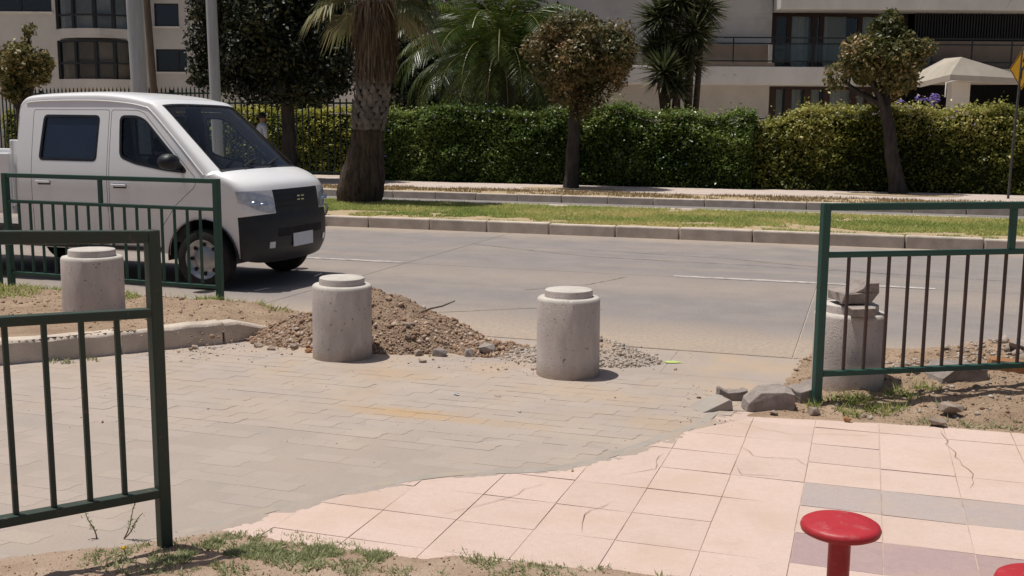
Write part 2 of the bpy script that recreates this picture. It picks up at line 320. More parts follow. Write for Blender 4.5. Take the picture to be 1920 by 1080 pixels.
def road_material():
    m = bpy.data.materials.new('dusty_road'); nt, N, Lk, bs = nodes(m)
    pos = N.new('ShaderNodeNewGeometry').outputs['Position']; sp = N.new('ShaderNodeSeparateXYZ'); Lk.new(pos, sp.inputs[0]); y = sp.outputs[1]
    mp = N.new('ShaderNodeMapping'); mp.inputs['Scale'].default_value = (0.18, 1.3, 1); Lk.new(pos, mp.inputs[0])
    streak = noise(nt, mp.outputs[0], 1.6, 5, 0.55)
    col = mixc(nt, ramp(nt, noise(nt, pos, 2.2, 6), 0.35, 0.65), (0.225, 0.202, 0.192), (0.262, 0.235, 0.22))
    col = mixc(nt, math_n(nt, 'MULTIPLY', ramp(nt, noise(nt, pos, 75, 2), 0.56, 0.66), 0.55), col, (0.105, 0.095, 0.092))
    col = mixc(nt, math_n(nt, 'MULTIPLY', ramp(nt, noise(nt, pos, 95, 2), 0.60, 0.68), 0.5), col, (0.38, 0.35, 0.32))
    wob = math_n(nt, 'ADD', y, math_n(nt, 'MULTIPLY', math_n(nt, 'SUBTRACT', noise(nt, pos, 1.1, 6), 0.5), 1.4))
    near = ramp(nt, wob, 8.75, 7.75)
    far = ramp(nt, wob, 14.2, 15.0)
    mid = math_n(nt, 'MULTIPLY', ramp(nt, math_n(nt, 'ABSOLUTE', math_n(nt, 'SUBTRACT', wob, 10.6), 0), 0.9, 0.0), 0.45)
    d = math_n(nt, 'MAXIMUM', math_n(nt, 'MAXIMUM', near, math_n(nt, 'MULTIPLY', far, 0.8)), mid)
    d = math_n(nt, 'MAXIMUM', d, math_n(nt, 'MULTIPLY', ramp(nt, streak, 0.5, 0.75), 0.45))
    d = math_n(nt, 'MULTIPLY', d, ramp(nt, noise(nt, pos, 28, 4), 0.15, 0.6))
    col = mixc(nt, math_n(nt, 'MULTIPLY', d, 0.95), col, SAND)
    Lk.new(col, bs.inputs['Base Color']); bs.inputs['Roughness'].default_value = 0.9; bs.inputs['Specular IOR Level'].default_value = 0.2
    b = N.new('ShaderNodeBump'); b.inputs['Distance'].default_value = 0.004; Lk.new(noise(nt, pos, 90, 3), b.inputs['Height']); Lk.new(b.outputs[0], bs.inputs['Normal'])
    return m
MT['road'] = road_material()

def paver_material(name, joint=False):
    k_ = 0.93 if joint else 1.0
    m = bpy.data.materials.new(name); nt, N, Lk, bs = nodes(m)
    pos = N.new('ShaderNodeNewGeometry').outputs['Position']
    if joint: col = mixc(nt, ramp(nt, noise(nt, pos, 2.2, 6), 0.35, 0.65), (0.33, 0.283, 0.25), (0.362, 0.308, 0.264))
    else:
        col = mixc(nt, ramp(nt, noise(nt, pos, 2.2, 6), 0.35, 0.65), (0.355, 0.305, 0.27), (0.39, 0.332, 0.285))
        oi = N.new('ShaderNodeObjectInfo'); mr = N.new('ShaderNodeMapRange'); mr.inputs[3].default_value = 0.97; mr.inputs[4].default_value = 1.03
        Lk.new(oi.outputs['Random'], mr.inputs[0]); hv = N.new('ShaderNodeHueSaturation'); Lk.new(mr.outputs[0], hv.inputs['Value']); Lk.new(col, hv.inputs['Color']); col = hv.outputs[0]
    # drifts of tan sand blown over the paving, thicker towards the road
    sp = N.new('ShaderNodeSeparateXYZ'); Lk.new(pos, sp.inputs[0])
    tow = ramp(nt, sp.outputs[1], 4.4, 6.3)
    drift = math_n(nt, 'MULTIPLY', ramp(nt, noise(nt, pos, 1.9, 7, 0.62), 0.44, 0.66), math_n(nt, 'ADD', math_n(nt, 'MULTIPLY', tow, 0.75), 0.12))
    col = mixc(nt, drift, col, (0.41, 0.315, 0.23))
    for (cx, cy, rx, ry, am) in ((-2.35, 5.21, 0.5, 0.14, 0.75), (-1.75, 5.2, 0.4, 0.1, 0.3), (-2.9, 6.05, 0.5, 0.22, 0.3), (-1.0, 5.5, 0.3, 0.25, 0.3)):
        mp = N.new('ShaderNodeMapping'); mp.vector_type = 'POINT'; mp.inputs['Location'].default_value = (-cx / rx, -cy / ry, 0); mp.inputs['Scale'].default_value = (1 / rx, 1 / ry, 0)
        Lk.new(pos, mp.inputs[0]); ln = N.new('ShaderNodeVectorMath'); ln.operation = 'LENGTH'; Lk.new(mp.outputs[0], ln.inputs[0])
        w = math_n(nt, 'ADD', ln.outputs['Value'], math_n(nt, 'MULTIPLY', math_n(nt, 'SUBTRACT', noise(nt, pos, 9, 5), 0.5), 1.1))
        col = mixc(nt, math_n(nt, 'MULTIPLY', ramp(nt, w, 1.0, 0.2), am), col, (0.43, 0.285, 0.15))
    col = mixc(nt, math_n(nt, 'MULTIPLY', ramp(nt, noise(nt, pos, 45, 2), 0.66, 0.72), 0.4), col, (0.27, 0.23, 0.2))
    Lk.new(col, bs.inputs['Base Color']); bs.inputs['Roughness'].default_value = 0.95; bs.inputs['Specular IOR Level'].default_value = 0.15
    b = N.new('ShaderNodeBump'); b.inputs['Distance'].default_value = 0.004; Lk.new(noise(nt, pos, 40, 5, 0.6), b.inputs['Height']); Lk.new(b.outputs[0], bs.inputs['Normal'])
    return m
MT['paver'] = paver_material('dusty_paver'); MT['bed'] = paver_material('joint_sand', True)
def tile_mat(name, a, b): return mat(name, a, b, 30, lo=0.3, hi=0.7, rough=0.85, bump=0.0016, bscale=160, rand=0.035, speck=tuple(x * 1.12 for x in a), sscale=150, sthr=(0.55, 0.7), stain=[((0.47, 0.34, 0.25), 2.2, 0.46, 0.75, 0.6), (tuple(x * 0.72 for x in a), 26, 0.62, 0.74, 0.45), (tuple(x * 0.8 for x in a), 5, 0.55, 0.72, 0.4)])
MT['tile'] = tile_mat('pink_tile', (0.56, 0.435, 0.375), (0.52, 0.40, 0.342))
MT['tilejoint'] = mat('sandy_joint', (0.48, 0.37, 0.31), (0.26, 0.19, 0.155), 7, lo=0.5, hi=0.72)
MT['tilegrey'] = tile_mat('grey_tile', (0.39, 0.335, 0.315), (0.36, 0.305, 0.285)); MT['tilepurple'] = tile_mat('mauve_tile', (0.37, 0.27, 0.265), (0.33, 0.24, 0.235))

# ------------------------------------------------------------------ the setting: ground, road, kerbs, paving
def sheet(name, x0, y0, x1, y1, z, m, kind='structure', parent=None):
    o = MB().add([(x0, y0, z), (x1, y0, z), (x1, y1, z), (x0, y1, z)], [(0, 1, 2, 3)]).build(name, m, parent)
    if parent is None: o['kind'] = kind
    return o
sheet('ground', -400, -400, 400, 400, -0.12, MT['ground'])

# near carriageway of concrete slabs: joints at X = -5.0 and -0.42, lane joint at Y = 11.2
road = sheet('road', -60, 7.38, 40, 15.1, -0.008, MT['kerb'])
xj = [-5.0 + 4.58 * k for k in range(-11, 10)]
for i in range(len(xj) - 1):
    for (ya, yb) in ((7.43, 11.195), (11.205, 15.08)):
        g = 0.004; MB().box((xj[i] + g, ya + 0.004, -0.15), (xj[i + 1] - g, yb - 0.004, 0.0)).build('road_slab', MT['road'], road, bevel=0.004)
def dash(xa, xb):
    n = 14; top = []; bot = []
    for k in range(n + 1):
        x = xa + (xb - xa) * k / n; top.append((x, 11.30 + random.uniform(-.008, .008), 0.004)); bot.append((x, 11.19 + random.uniform(-.012, .008), 0.004))
    v = bot + top; MB().add(v, [(k, k + 1, n + 2 + k, n + 1 + k) for k in range(n)]).build('lane_dash', MT['white'], road)
for xa in (-16.2, -11.0, -7.6, -1.9): dash(xa, xa + (2.55 if xa != -1.9 else 2.6))
dash(4.0, 6.6)
def crack(pts, w, parent, z=0.0035, m=None):
    v = []; f = []; P = []
    for (a, b) in zip(pts[:-1], pts[1:]):
        n = max(2, int(math.hypot(b[0] - a[0], b[1] - a[1]) / 0.06))
        for k in range(n): P.append((a[0] + (b[0] - a[0]) * k / n + random.uniform(-.012, .012), a[1] + (b[1] - a[1]) * k / n + random.uniform(-.012, .012)))
    P.append(pts[-1])
    for i, p in enumerate(P):
        q = P[min(i + 1, len(P) - 1)]; o = P[max(i - 1, 0)]; dx, dy = q[0] - o[0], q[1] - o[1]; l = math.hypot(dx, dy) or 1
        ww = w * random.uniform(0.3, 1.0) * (0.25 if i in (0, len(P) - 1) else 1)
        v += [(p[0] - dy / l * ww / 2, p[1] + dx / l * ww / 2, z), (p[0] + dy / l * ww / 2, p[1] - dx / l * ww / 2, z)]
    for i in range(len(P) - 1): f.append((2 * i, 2 * i + 1, 2 * i + 3, 2 * i + 2))
    MB().add(v, f).build('crack', m or MT['stem'], parent)
crack([(-3.1, 9.7), (-2.6, 10.3), (-2.35, 11.0)], 0.012, road); crack([(-3.6, 8.1), (-2.7, 8.75), (-2.1, 8.9)], 0.012, road)
crack([(-5.0, 13.4), (-3.2, 12.6), (-1.2, 12.45), (1.5, 12.1)], 0.016, road); crack([(-3.4, 13.3), (-1.5, 13.0), (0.3, 12.2)], 0.014, road)

# median with kerbstones both sides
med = sheet('median', -60, 15.2, 40, 18.9, 0.14, MT['drygrass']); med['kind'] = 'structure'
def kerb_row(parent, y0, y1, z0, z1, xa, xb, L, m):
    x = xa
    while x < xb:
        l = L * random.uniform(0.94, 1.06); dy = random.uniform(-.008, .008); dz = random.uniform(-.006, .006)
        MB().box((x + 0.006, y0 + dy, z0), (x + l - 0.006, y1 + dy, z1 + dz)).build('kerbstone', m, parent, bevel=0.02); x += l
kerb_row(med, 15.05, 15.2, -0.1, 0.165, -14, 8, 0.98, MT['kerb']); kerb_row(med, 18.9, 19.04, -0.1, 0.155, -14, 8, 0.98, MT['kerb'])
sheet('far_road', -60, 19.0, 40, 21.9, -0.004, MT['asphalt_far'])
farp = sheet('far_pavement', -60, 23.4, 40, 60, 0.145, MT['walk']); strip = sheet('planting_strip', -60, 21.9, 40, 23.5, 0.137, MT['drygrass'])
kerb_row(strip, 21.76, 21.9, -0.1, 0.15, -24, 9, 1.0, MT['kerb'])
for cx, cy, rr in ((-6.68, 24.6, 0.85), (0.64, 25.2, 0.9)):
    pts = [(cx + rr * 1.5 * math.cos(a) * random.uniform(.85, 1.1), cy + rr * .55 * math.sin(a) * random.uniform(.8, 1.1) - .2) for a in np.linspace(0, 2 * math.pi, 22)[:-1]]
    MB().add([(p[0], p[1], 0.152) for p in pts], [tuple(range(len(pts)))]).build('tree_pit', MT['drygrass'], farp)

# ---- driveway of zig-zag pavers, front pavement of tiles
EDGE = [(-2.42, 3.30), (-2.35, 3.41), (-2.06, 3.93), (-1.76, 4.28), (-1.53, 4.40), (-1.30, 4.50), (-1.13, 4.72), (-0.99, 5.01), (-0.86, 5.30), (-0.75, 5.53), (-0.71, 5.83)]
VERGE = [(-8.0, -1.0), (-6, 0.5), (-4, 2.0), (-2.95, 2.9), (-2.55, 3.22), (-2.35, 3.40), (-2.28, 3.44), (-1.9, 3.42), (-1.55, 3.44), (-1.39, 3.52), (-0.6, 3.59), (0, 3.66), (1, 3.75), (5, 4.0)]
REAR = [(-0.72, 5.74), (-0.19, 5.83), (0.4, 5.91), (0.83, 5.92), (3, 6.1), (6, 6.3)]
KERBL = [(-9.0, 1.9), (-7.2, 3.6), (-6.3, 4.45), (-5.62, 5.08), (-5.29, 5.40), (-4.94, 5.75), (-4.59, 6.20), (-4.33, 6.49), (-4.17, 6.8), (-4.08, 7.1)]
def edge_y(x): return interp(x, EDGE)
_dp = [(-9, -1), (-8.0, -1.0), (-4, 1.7), (-2.9, 2.6)] + [(a - .02, b + .03) for a, b in EDGE] + [(-0.45, 5.93), (-0.15, 6.2), (-0.15, 6.66), (-9, 6.66)]
_dl = [Vector((a, b, 0)) for a, b in _dp]
drive = MB().add([(a, b, -0.0007) for a, b in _dp], [tuple(t_) for t_ in tessellate_polygon([_dl])]).build('driveway', MT['bed']); drive['kind'] = 'structure'
PL, PW = 0.205, 0.105
def paver_poly(cx, cy):
    a = PL / 2 - 0.0008; b = PW / 2 - 0.0008; k = 0.014
    return [(cx - a - k, cy - b), (cx + a - k, cy - b), (cx + a + k * .2, cy - b * .3), (cx + a - k * .2, cy + b * .3), (cx + a + k, cy + b), (cx - a + k, cy + b), (cx - a - k * .2, cy + b * .3), (cx - a + k * .2, cy - b * .3)]
def in_drive(p):
    x, y = p
    if y > 6.60 or y < 1.2: return False
    if y < interp(x, VERGE) - 0.12: return False
    if x > -2.42 and y < edge_y(x) + 0.05: return False
    if x > -0.70: return False
    # left of the island kerb
    return x > float(np.interp(y, [p_[1] for p_ in KERBL], [p_[0] for p_ in KERBL])) - 0.10
pavs = []
row = 0; y = 1.2
while y < 6.62:
    x = -7.5 + (PL / 2 if row % 2 else 0)
    while x < -0.5:
        if in_drive((x, y)): pavs.append((x, y))
        x += PL
    y += PW; row += 1
def in_view(x, y):
    d = -math.sin(YAW) * x + math.cos(YAW) * y; s_ = math.cos(YAW) * x + math.sin(YAW) * y
    return d > 3.0 and abs(s_) < d * 0.49
vis = sorted([p for p in pavs if in_view(*p)], key=lambda p: math.hypot(p[0], p[1]))
single = [p for p in vis if p[1] > 4.55 and p[0] > -4.6]                # where the joints show
single = sorted(single, key=lambda p: abs(p[1] - 5.6))[:300]; sset = set(single)
base_pav = MB().prism(paver_poly(0, 0), -0.05, 0.0).mesh('paver', MT['paver'])
for (px_, py_) in single:
    o = link('paver', base_pav, drive, (px_, py_, random.uniform(-0.0006, 0.0011))); o.rotation_euler = (random.uniform(-.010, .010), random.uniform(-.006, .006), random.uniform(-.012, .012))
mb = MB()
for (px_, py_) in pavs:
    if (px_, py_) not in sset: mb.prism(paver_poly(px_, py_), -0.03, random.uniform(-0.0022, 0.0004))
o = mb.build('paver_field', MT['paver'], drive); o['kind'] = 'stuff'

# apron: flat concrete slabs between paving and road
for xa, xb in ((-4.2, -3.2), (-3.2, -2.2), (-2.2, -1.2), (-1.2, -0.1)):
    MB().box((xa, 6.655, -0.1), (xb - 0.002, 7.40, random.uniform(-0.0015, 0.001))).build('apron_slab', MT['bed'], drive, bevel=0.002)
pm = MB().add([(0.075 * math.cos(a) * random.uniform(.5, 1.1) - 1.17, 0.04 * math.sin(a) * random.uniform(.5, 1.1) + 6.99, 0.006) for a in np.linspace(0, 6.1, 16)], [tuple(range(16))]).build('spray_mark', MT['lime'], drive)

# concrete edging strip along the curve
strip_pts = []
for t in np.linspace(0, len(EDGE) - 1, 60):
    i = min(int(t), len(EDGE) - 2); f_ = t - i; strip_pts.append((EDGE[i][0] * (1 - f_) + EDGE[i + 1][0] * f_, EDGE[i][1] * (1 - f_) + EDGE[i + 1][1] * f_))
sp_ = np.array(strip_pts); ker = np.ones(7) / 7
sm_ = np.stack([np.convolve(np.pad(sp_[:, k], 3, 'edge'), ker, 'valid') for k in (0, 1)], 1); sm_[0] = sp_[0]; sm_[-1] = sp_[-1]
for a in range(0, 59, 12):
    seg = sm_[a:a + 13]; mb = MB(); v = []; f = []
    for i, p in enumerate(seg):
        q = seg[min(i + 1, len(seg) - 1)] - seg[max(i - 1, 0)]; n_ = np.array([-q[1], q[0]]); n_ /= np.linalg.norm(n_)
        w = 0.05
        for (o_, z) in ((-0.004, -0.1), (-0.004, 0.002), (w, 0.0015), (w, -0.1)): v.append((p[0] + n_[0] * o_, p[1] + n_[1] * o_, z))
    for i in range(len(seg) - 1):
        for k in range(3): f.append((4 * i + k, 4 * i + k + 1, 4 * i + 4 + k + 1, 4 * i + 4 + k))
    mb.add(v, f).build('edging_strip', MT['edge'], drive)

# front pavement
pave = MB().add([(-2.3, 2.9, -0.0035), (6, 2.9, -0.0035), (6, 6.3, -0.0035), (-0.7, 5.9, -0.0035), (-0.75, 5.5, -0.0035), (-1.1, 4.7, -0.0035), (-1.35, 4.45, -0.0035), (-1.8, 4.2, -0.0035), (-2.1, 3.8, -0.0035)], [tuple(range(9))]).build('pavement', MT['tilejoint']); pave['kind'] = 'structure'
def upper(x): return interp(x, EDGE[:-1] + REAR) if x < -0.72 else interp(x, REAR)
TX, TY, X0, Y0 = 0.323, 0.3135, 0.13, 4.12
for i in range(-9, 12):
    for j in range(-4, 8):
        xa, xb, ya, yb = X0 + i * TX, X0 + (i + 1) * TX, Y0 + j * TY, Y0 + (j + 1) * TY
        g = random.choice((0.0014, 0.0017, 0.0022, 0.003))
        poly = [(xa + g, ya + g), (xb - g * random.uniform(.6, 1.6), ya + g), (xb - g, yb - g * random.uniform(.5, 1.4)), (xa + g, yb - g)]
        if xa < -2.8: continue
        poly = clip(poly, -2.40, 0, 1, 0)
        if len(poly) < 3: continue
        poly = clip_below(poly, upper)
        poly = clip_above(poly, lambda x: interp(x, VERGE) - 0.12) if len(poly) > 2 else []
        if len(poly) < 3 or abs(area(poly)) < 0.002: continue
        m = MT['tile']
        if i >= -1 and j == 1: m = MT['tilegrey']
        if i >= -1 and j == -1: m = MT['tilepurple']
        z = random.uniform(-0.0012, 0.0014); tx, ty = random.uniform(-.006, .006), random.uniform(-.006, .006)
        mb = MB(); n = len(poly); cx, cy = sum(p[0] for p in poly) / n, sum(p[1] for p in poly) / n
        top = [(p[0], p[1], z + tx * (p[0] - cx) + ty * (p[1] - cy)) for p in poly]
        mb.add([(p[0], p[1], -0.04) for p in poly] + top, [tuple(range(n, 2 * n))] + [(k, (k + 1) % n, n + (k + 1) % n, n + k) for k in range(n)])
        mb.build('tile', m, pave)
for c in ([(-0.52, 5.2), (-0.45, 5.05), (-0.25, 5.08), (-0.19, 4.98)], [(-0.62, 5.63), (-0.3, 5.5), (-0.15, 5.56), (0.1, 5.62)], [(0.43, 5.85), (0.46, 5.5), (0.53, 5.05), (0.5, 4.9)], [(-0.87, 4.95), (-0.86, 4.7), (-1.0, 4.55)], [(-0.52, 4.9), (-0.46, 4.75), (-0.3, 4.79)],
          [(-1.28, 4.35), (-1.38, 4.1), (-1.55, 3.85)], [(-0.95, 4.2), (-1.02, 4.02), (-0.98, 3.85)], [(-1.42, 4.1), (-1.25, 4.08)]): crack(c, 0.0034, pave, 0.0036, MT['crackfill'])

# ---- heightfield patches of dirt
def patch(name, x0, x1, y0, y1, step, zf, keep, m, parent=None):
    xs = np.arange(x0, x1 + 1e-6, step); ys = np.arange(y0, y1 + 1e-6, step); Xg, Yg = np.meshgrid(xs, ys); Z = zf(Xg, Yg); K = keep(Xg, Yg)
    nx, ny = len(xs), len(ys); idx = np.arange(nx * ny).reshape(ny, nx)
    Fq = np.stack([idx[:-1, :-1], idx[:-1, 1:], idx[1:, 1:], idx[1:, :-1]], -1).reshape(-1, 4)
    kq = (K[:-1, :-1] | K[:-1, 1:] | K[1:, 1:] | K[1:, :-1]).reshape(-1)
    V = np.stack([Xg.ravel(), Yg.ravel(), Z.ravel()], 1); Fq = Fq[kq]
    used = np.unique(Fq); mp = -np.ones(len(V), int); mp[used] = np.arange(len(used))
    return link(name, np_mesh(name, V[used], mp[Fq], m, smooth=True), parent)
vx = np.array([p[0] for p in VERGE]); vy = np.array([p[1] for p in VERGE])
def zverge(X, Y):
    d = np.interp(X, vx, vy) + 0.07 * (fbm(X * 6, Y * 6, 3) - 0.45) - Y
    return np.clip(d, -0.2, 0.6) * 0.11 - 0.006 + 0.035 * (fbm(X * 9, Y * 9, 5) - 0.47) * np.clip(d * 5, 0, 1) + 0.014 * (fbm(X * 40, Y * 40, 8) - 0.47) * np.clip(d * 6, 0, 1)
front = patch('front_verge', -6, 5, -1, 4.1, 0.02, zverge, lambda X, Y: (Y < np.interp(X, vx, vy) + 0.1), MT['dirt_pale']); front['kind'] = 'structure'

kx = np.array([p[0] for p in KERBL]); ky = np.array([p[1] for p in KERBL])
def zisl(X, Y):
    ease = np.clip((7.86 - Y + 0.10 * (fbm(X * 4, Y * 4, 2) - .5)) / 0.55, 0, 1); tip = np.clip((-3.95 - X) / 0.8, 0, 1)
    return -0.02 + (0.155 * tip * (0.25 + 0.75 * ease) + 0.02) * np.clip(ease * 3, 0, 1) + 0.03 * (fbm(X * 6, Y * 6, 4) - 0.45) + 0.012 * (fbm(X * 34, Y * 34, 9) - 0.45)
def kisl(X, Y): return (X < np.interp(Y, ky, kx) - 0.06) & (Y < 7.9) & (Y > 2.4)
isl = patch('dirt_island', -14, -3.7, 2.4, 7.95, 0.03, zisl, kisl, MT['dirt']); isl['kind'] = 'structure'
ep = np.array(EDGE)
def zdrift(X, Y):
    d = np.full(X.shape, 9.0)
    for a, b in zip(ep[:-1], ep[1:]):
        ab = b - a; t_ = np.clip(((X - a[0]) * ab[0] + (Y - a[1]) * ab[1]) / (ab @ ab), 0, 1); d = np.minimum(d, np.hypot(X - a[0] - ab[0] * t_, Y - a[1] - ab[1] * t_))
    return 0.0022 + 0.016 * (fbm(X * 7, Y * 7, 81) - .50) + 0.008 * (fbm(X * 45, Y * 45, 82) - .47) - 0.10 * d
o = patch('sand_drift', -2.5, -0.5, 3.2, 5.95, 0.014, zdrift, lambda X, Y: zdrift(X, Y) > -0.004, MT['bed'], drive); o['kind'] = 'stuff'
# kerbstones of the island follow the flare, with broken joints
path = [Vector((a, b, 0)) for a, b in KERBL]
def along(t):
    acc = 0
    for a, b in zip(path[:-1], path[1:]):
        l = (b - a).length
        if acc + l >= t: return a + (b - a) * ((t - acc) / l)
        acc += l
    return path[-1]
tot = sum((b - a).length for a, b in zip(path[:-1], path[1:]))
t = tot - 0.02; blocks = [0.62, 0.72, 0.86, 0.6, 1.0, 1.0, 1.0]; end = True
for L_ in blocks:
    a_, b_ = t - L_, t; n = 6; v = []; f = []
    for k in range(n + 1):
        tt = a_ + (b_ - a_ - 0.018) * k / n; p = along(tt); q = (along(tt + .05) - along(tt - .05)).normalized(); nn = Vector((-q.y, q.x, 0))
        h = 0.155 * min(1, max(0.3, (tot - tt) / 0.55)) + random.uniform(-.006, .006); w0 = random.uniform(-.008, .008)
        for (o_, z) in ((w0, -0.1), (w0 + 0.004, h - 0.02), (0.02, h), (0.13, h + 0.004), (0.15, -0.1)): v.append(tuple(p + nn * o_ + Vector((0, 0, z))))
    for k in range(n):
        for c in range(4): f.append((5 * k + c, 5 * k + c + 1, 5 * k + 5 + c + 1, 5 * k + 5 + c))
    f += [(0, 1, 2, 3, 4), tuple(5 * n + c for c in (4, 3, 2, 1, 0))]
    MB().add(v, f).build('kerbstone', MT['kerb'], isl, bevel=0.01); t -= L_

def zr(X, Y):
    d = np.minimum(Y - np.interp(X, [p[0] for p in REAR], [p[1] for p in REAR]) - 0.05 * (fbm(X * 7, Y * 7, 21) - .2), X + 0.52 - 0.10 * (Y - 6) + 0.12 * (fbm(X * 5, Y * 5, 22) - .5))
    base = np.clip(d, -0.2, 0.5) * 0.13 - 0.005
    heap = 0.17 * np.exp(-(((X - 1.25) / 0.65) ** 2 + ((Y - 7.55) / 0.45) ** 2)) + 0.06 * np.exp(-(((X - 0.55) / 0.5) ** 2 + ((Y - 6.95) / 0.3) ** 2))
    return base + (heap + 0.04 * (fbm(X * 8, Y * 8, 6) - 0.46) + 0.02 * (fbm(X * 36, Y * 36, 7) - 0.46)) * np.clip(d * 5, 0, 1) - np.clip((Y - 7.6) * .2, 0, .1)
rv = patch('rubble_verge', -0.75, 7, 5.6, 8.0, 0.02, zr, lambda X, Y: (Y > np.interp(X, [p[0] for p in REAR], [p[1] for p in REAR]) - 0.05) & (Y < 7.9), MT['dirt']); rv['kind'] = 'structure'

# ------------------------------------------------------------------ grass and small plants (stuff)
def blades(name, P, h, w, m, parent=None, lean=0.5, label=None, cat=None, tint=None):
    n = len(P); a = rng.uniform(0, 2 * np.pi, n); hh = h * rng.uniform(0.45, 1.25, n); ww = w * rng.uniform(0.6, 1.3, n)
    side = np.stack([np.cos(a), np.sin(a), np.zeros(n)], 1); b = rng.uniform(0, 2 * np.pi, n); l = rng.uniform(0.1, 1.0, n) * lean * hh
    off = np.stack([np.cos(b) * l, np.sin(b) * l, hh], 1)
    V = np.stack([P - side * ww[:, None] / 2, P + side * ww[:, None] / 2, P + off * .6 + side * ww[:, None] * .3, P + off], 1).reshape(-1, 3)
    Fq = np.arange(4 * n).reshape(n, 4)
    o = link(name, np_mesh(name, V, Fq, m, tint=np.clip(rng.normal(0.45, 0.26, n), 0, 1) if tint is None else tint), parent); o['kind'] = 'stuff'
    if label: o['label'] = label; o['category'] = cat
    return o
# lawn on the median
n = 120000; X = rng.uniform(-10.5, 4.5, n); Y = 15.25 + 3.6 * rng.random(n) ** 1.25
k = fbm(X * 1.3, Y * 1.6, 31) + 0.22 * np.clip((Y - 15.5), 0, 1) > 0.48 + 0.12 * np.clip(-6 - X, 0, 1) * (Y < 15.9); X, Y = X[k], Y[k]
blades('median_grass', np.stack([X, Y, np.full(len(X), 0.135)], 1), 0.05, 0.018, MT['grass'], lean=2.0, tint=np.clip(.5 + 1.5 * (fbm(X * .8, Y * 1.3, 37) - .46) + .35 * np.clip(16.2 - Y, 0, 1) + rng.normal(0, .2, len(X)), 0, 1), label='patchy green lawn along the median strip', cat='grass')
n = 16000; X = rng.uniform(-13, 5, n); Y = rng.uniform(21.95, 23.6, n); k = fbm(X * 1.5, Y * 2, 33) > 0.38; X, Y = X[k], Y[k]
blades('straw_grass', np.stack([X, Y, np.full(len(X), 0.14)], 1), 0.05, 0.018, MT['straw'], label='dry straw coloured grass along the far kerb', cat='grass')
def tufts(name, spots, dens, h, w, zf, m, label, cat='grass', zoff=-0.004):
    P = []
    for (cx, cy, rx, ry) in spots:
        k = int(dens * rx * ry * 3.1); a = rng.uniform(0, 2 * np.pi, k); r_ = np.sqrt(rng.random(k)) ; x = cx + rx * r_ * np.cos(a); y = cy + ry * r_ * np.sin(a)
        keep = fbm(x * 13, y * 13, 41) > 0.36 + 0.16 * r_; P.append(np.stack([x[keep], y[keep]], 1))
    P = np.concatenate(P); z = zf(P[:, 0], P[:, 1]) + zoff
    return blades(name, np.column_stack([P, z]), h, w, m, lean=1.7, label=label, cat=cat)
tufts('verge_grass', [(-2.12, 3.26, .17, .20), (-1.92, 3.33, .22, .16), (-1.7, 3.37, .16, .10), (-2.26, 3.05, .11, .10), (-2.06, 3.05, .14, .08), (-1.62, 3.36, .10, .07), (-2.2, 3.2, .15, .12), (-2.0, 3.2, .16, .1), (-1.8, 3.3, .18, .1)], 18000, 0.020, 0.0085, zverge, MT['tuft'], 'thick green grass clump at the pavement corner')
tufts('weed_patch', [(-2.0, 3.1, .5, .2), (-1.7, 3.2, .4, .15), (-2.3, 3.0, .3, .2), (-1.3, 3.46, .14, .07), (-1.12, 3.42, .15, .09), (-0.95, 3.42, .14, .10), (-0.72, 3.50, .14, .06), (-0.45, 3.52, .16, .05), (-0.15, 3.60, .12, .05), (-1.0, 3.3, .18, .08)], 8500, 0.020, 0.008, zverge, MT['tuft'], 'sparse weeds along the front edge of the tiles')
tufts('island_grass', [(-7.2, 7.5, .7, .16), (-6.3, 7.35, .5, .14), (-5.3, 7.45, .3, .10), (-5.0, 7.5, .25, .09), (-4.55, 7.5, .2, .08), (-6.9, 7.0, .5, .3), (-5.9, 7.2, .3, .2)], 2600, 0.05, 0.010, zisl, MT['grass'], 'dry grass on the dirt island by the far railing')
tufts('kerb_weeds', [(-5.02, 5.6, .16, .05), (-4.85, 5.72, .08, .04)], 5000, 0.03, 0.010, lambda x, y: x * 0, MT['tuft'], 'small weeds growing at the foot of the island kerb')
tufts('railing_grass', [(-0.1, 6.1, .13, .08), (0.05, 6.2, .12, .08), (0.25, 6.35, .12, .07), (0.0, 5.98, .10, .05), (-0.2, 6.0, .06, .05), (0.4, 6.5, .1, .05), (-.12, 6.02, .12, .06), (0.15, 6.1, .2, .1)], 6500, 0.055, 0.008, zr, MT['grass'], 'long grass around the post of the right railing')
tufts('rubble_weeds', [(0.62, 5.98, .12, .06), (0.40, 5.98, .10, .05), (0.80, 5.96, .10, .05), (0.25, 5.95, .06, .04), (0.5, 6.2, .07, .05), (0.9, 6.05, .1, .06)], 6000, 0.035, 0.008, zr, MT['tuft'], 'green weeds at the back edge of the tiles')

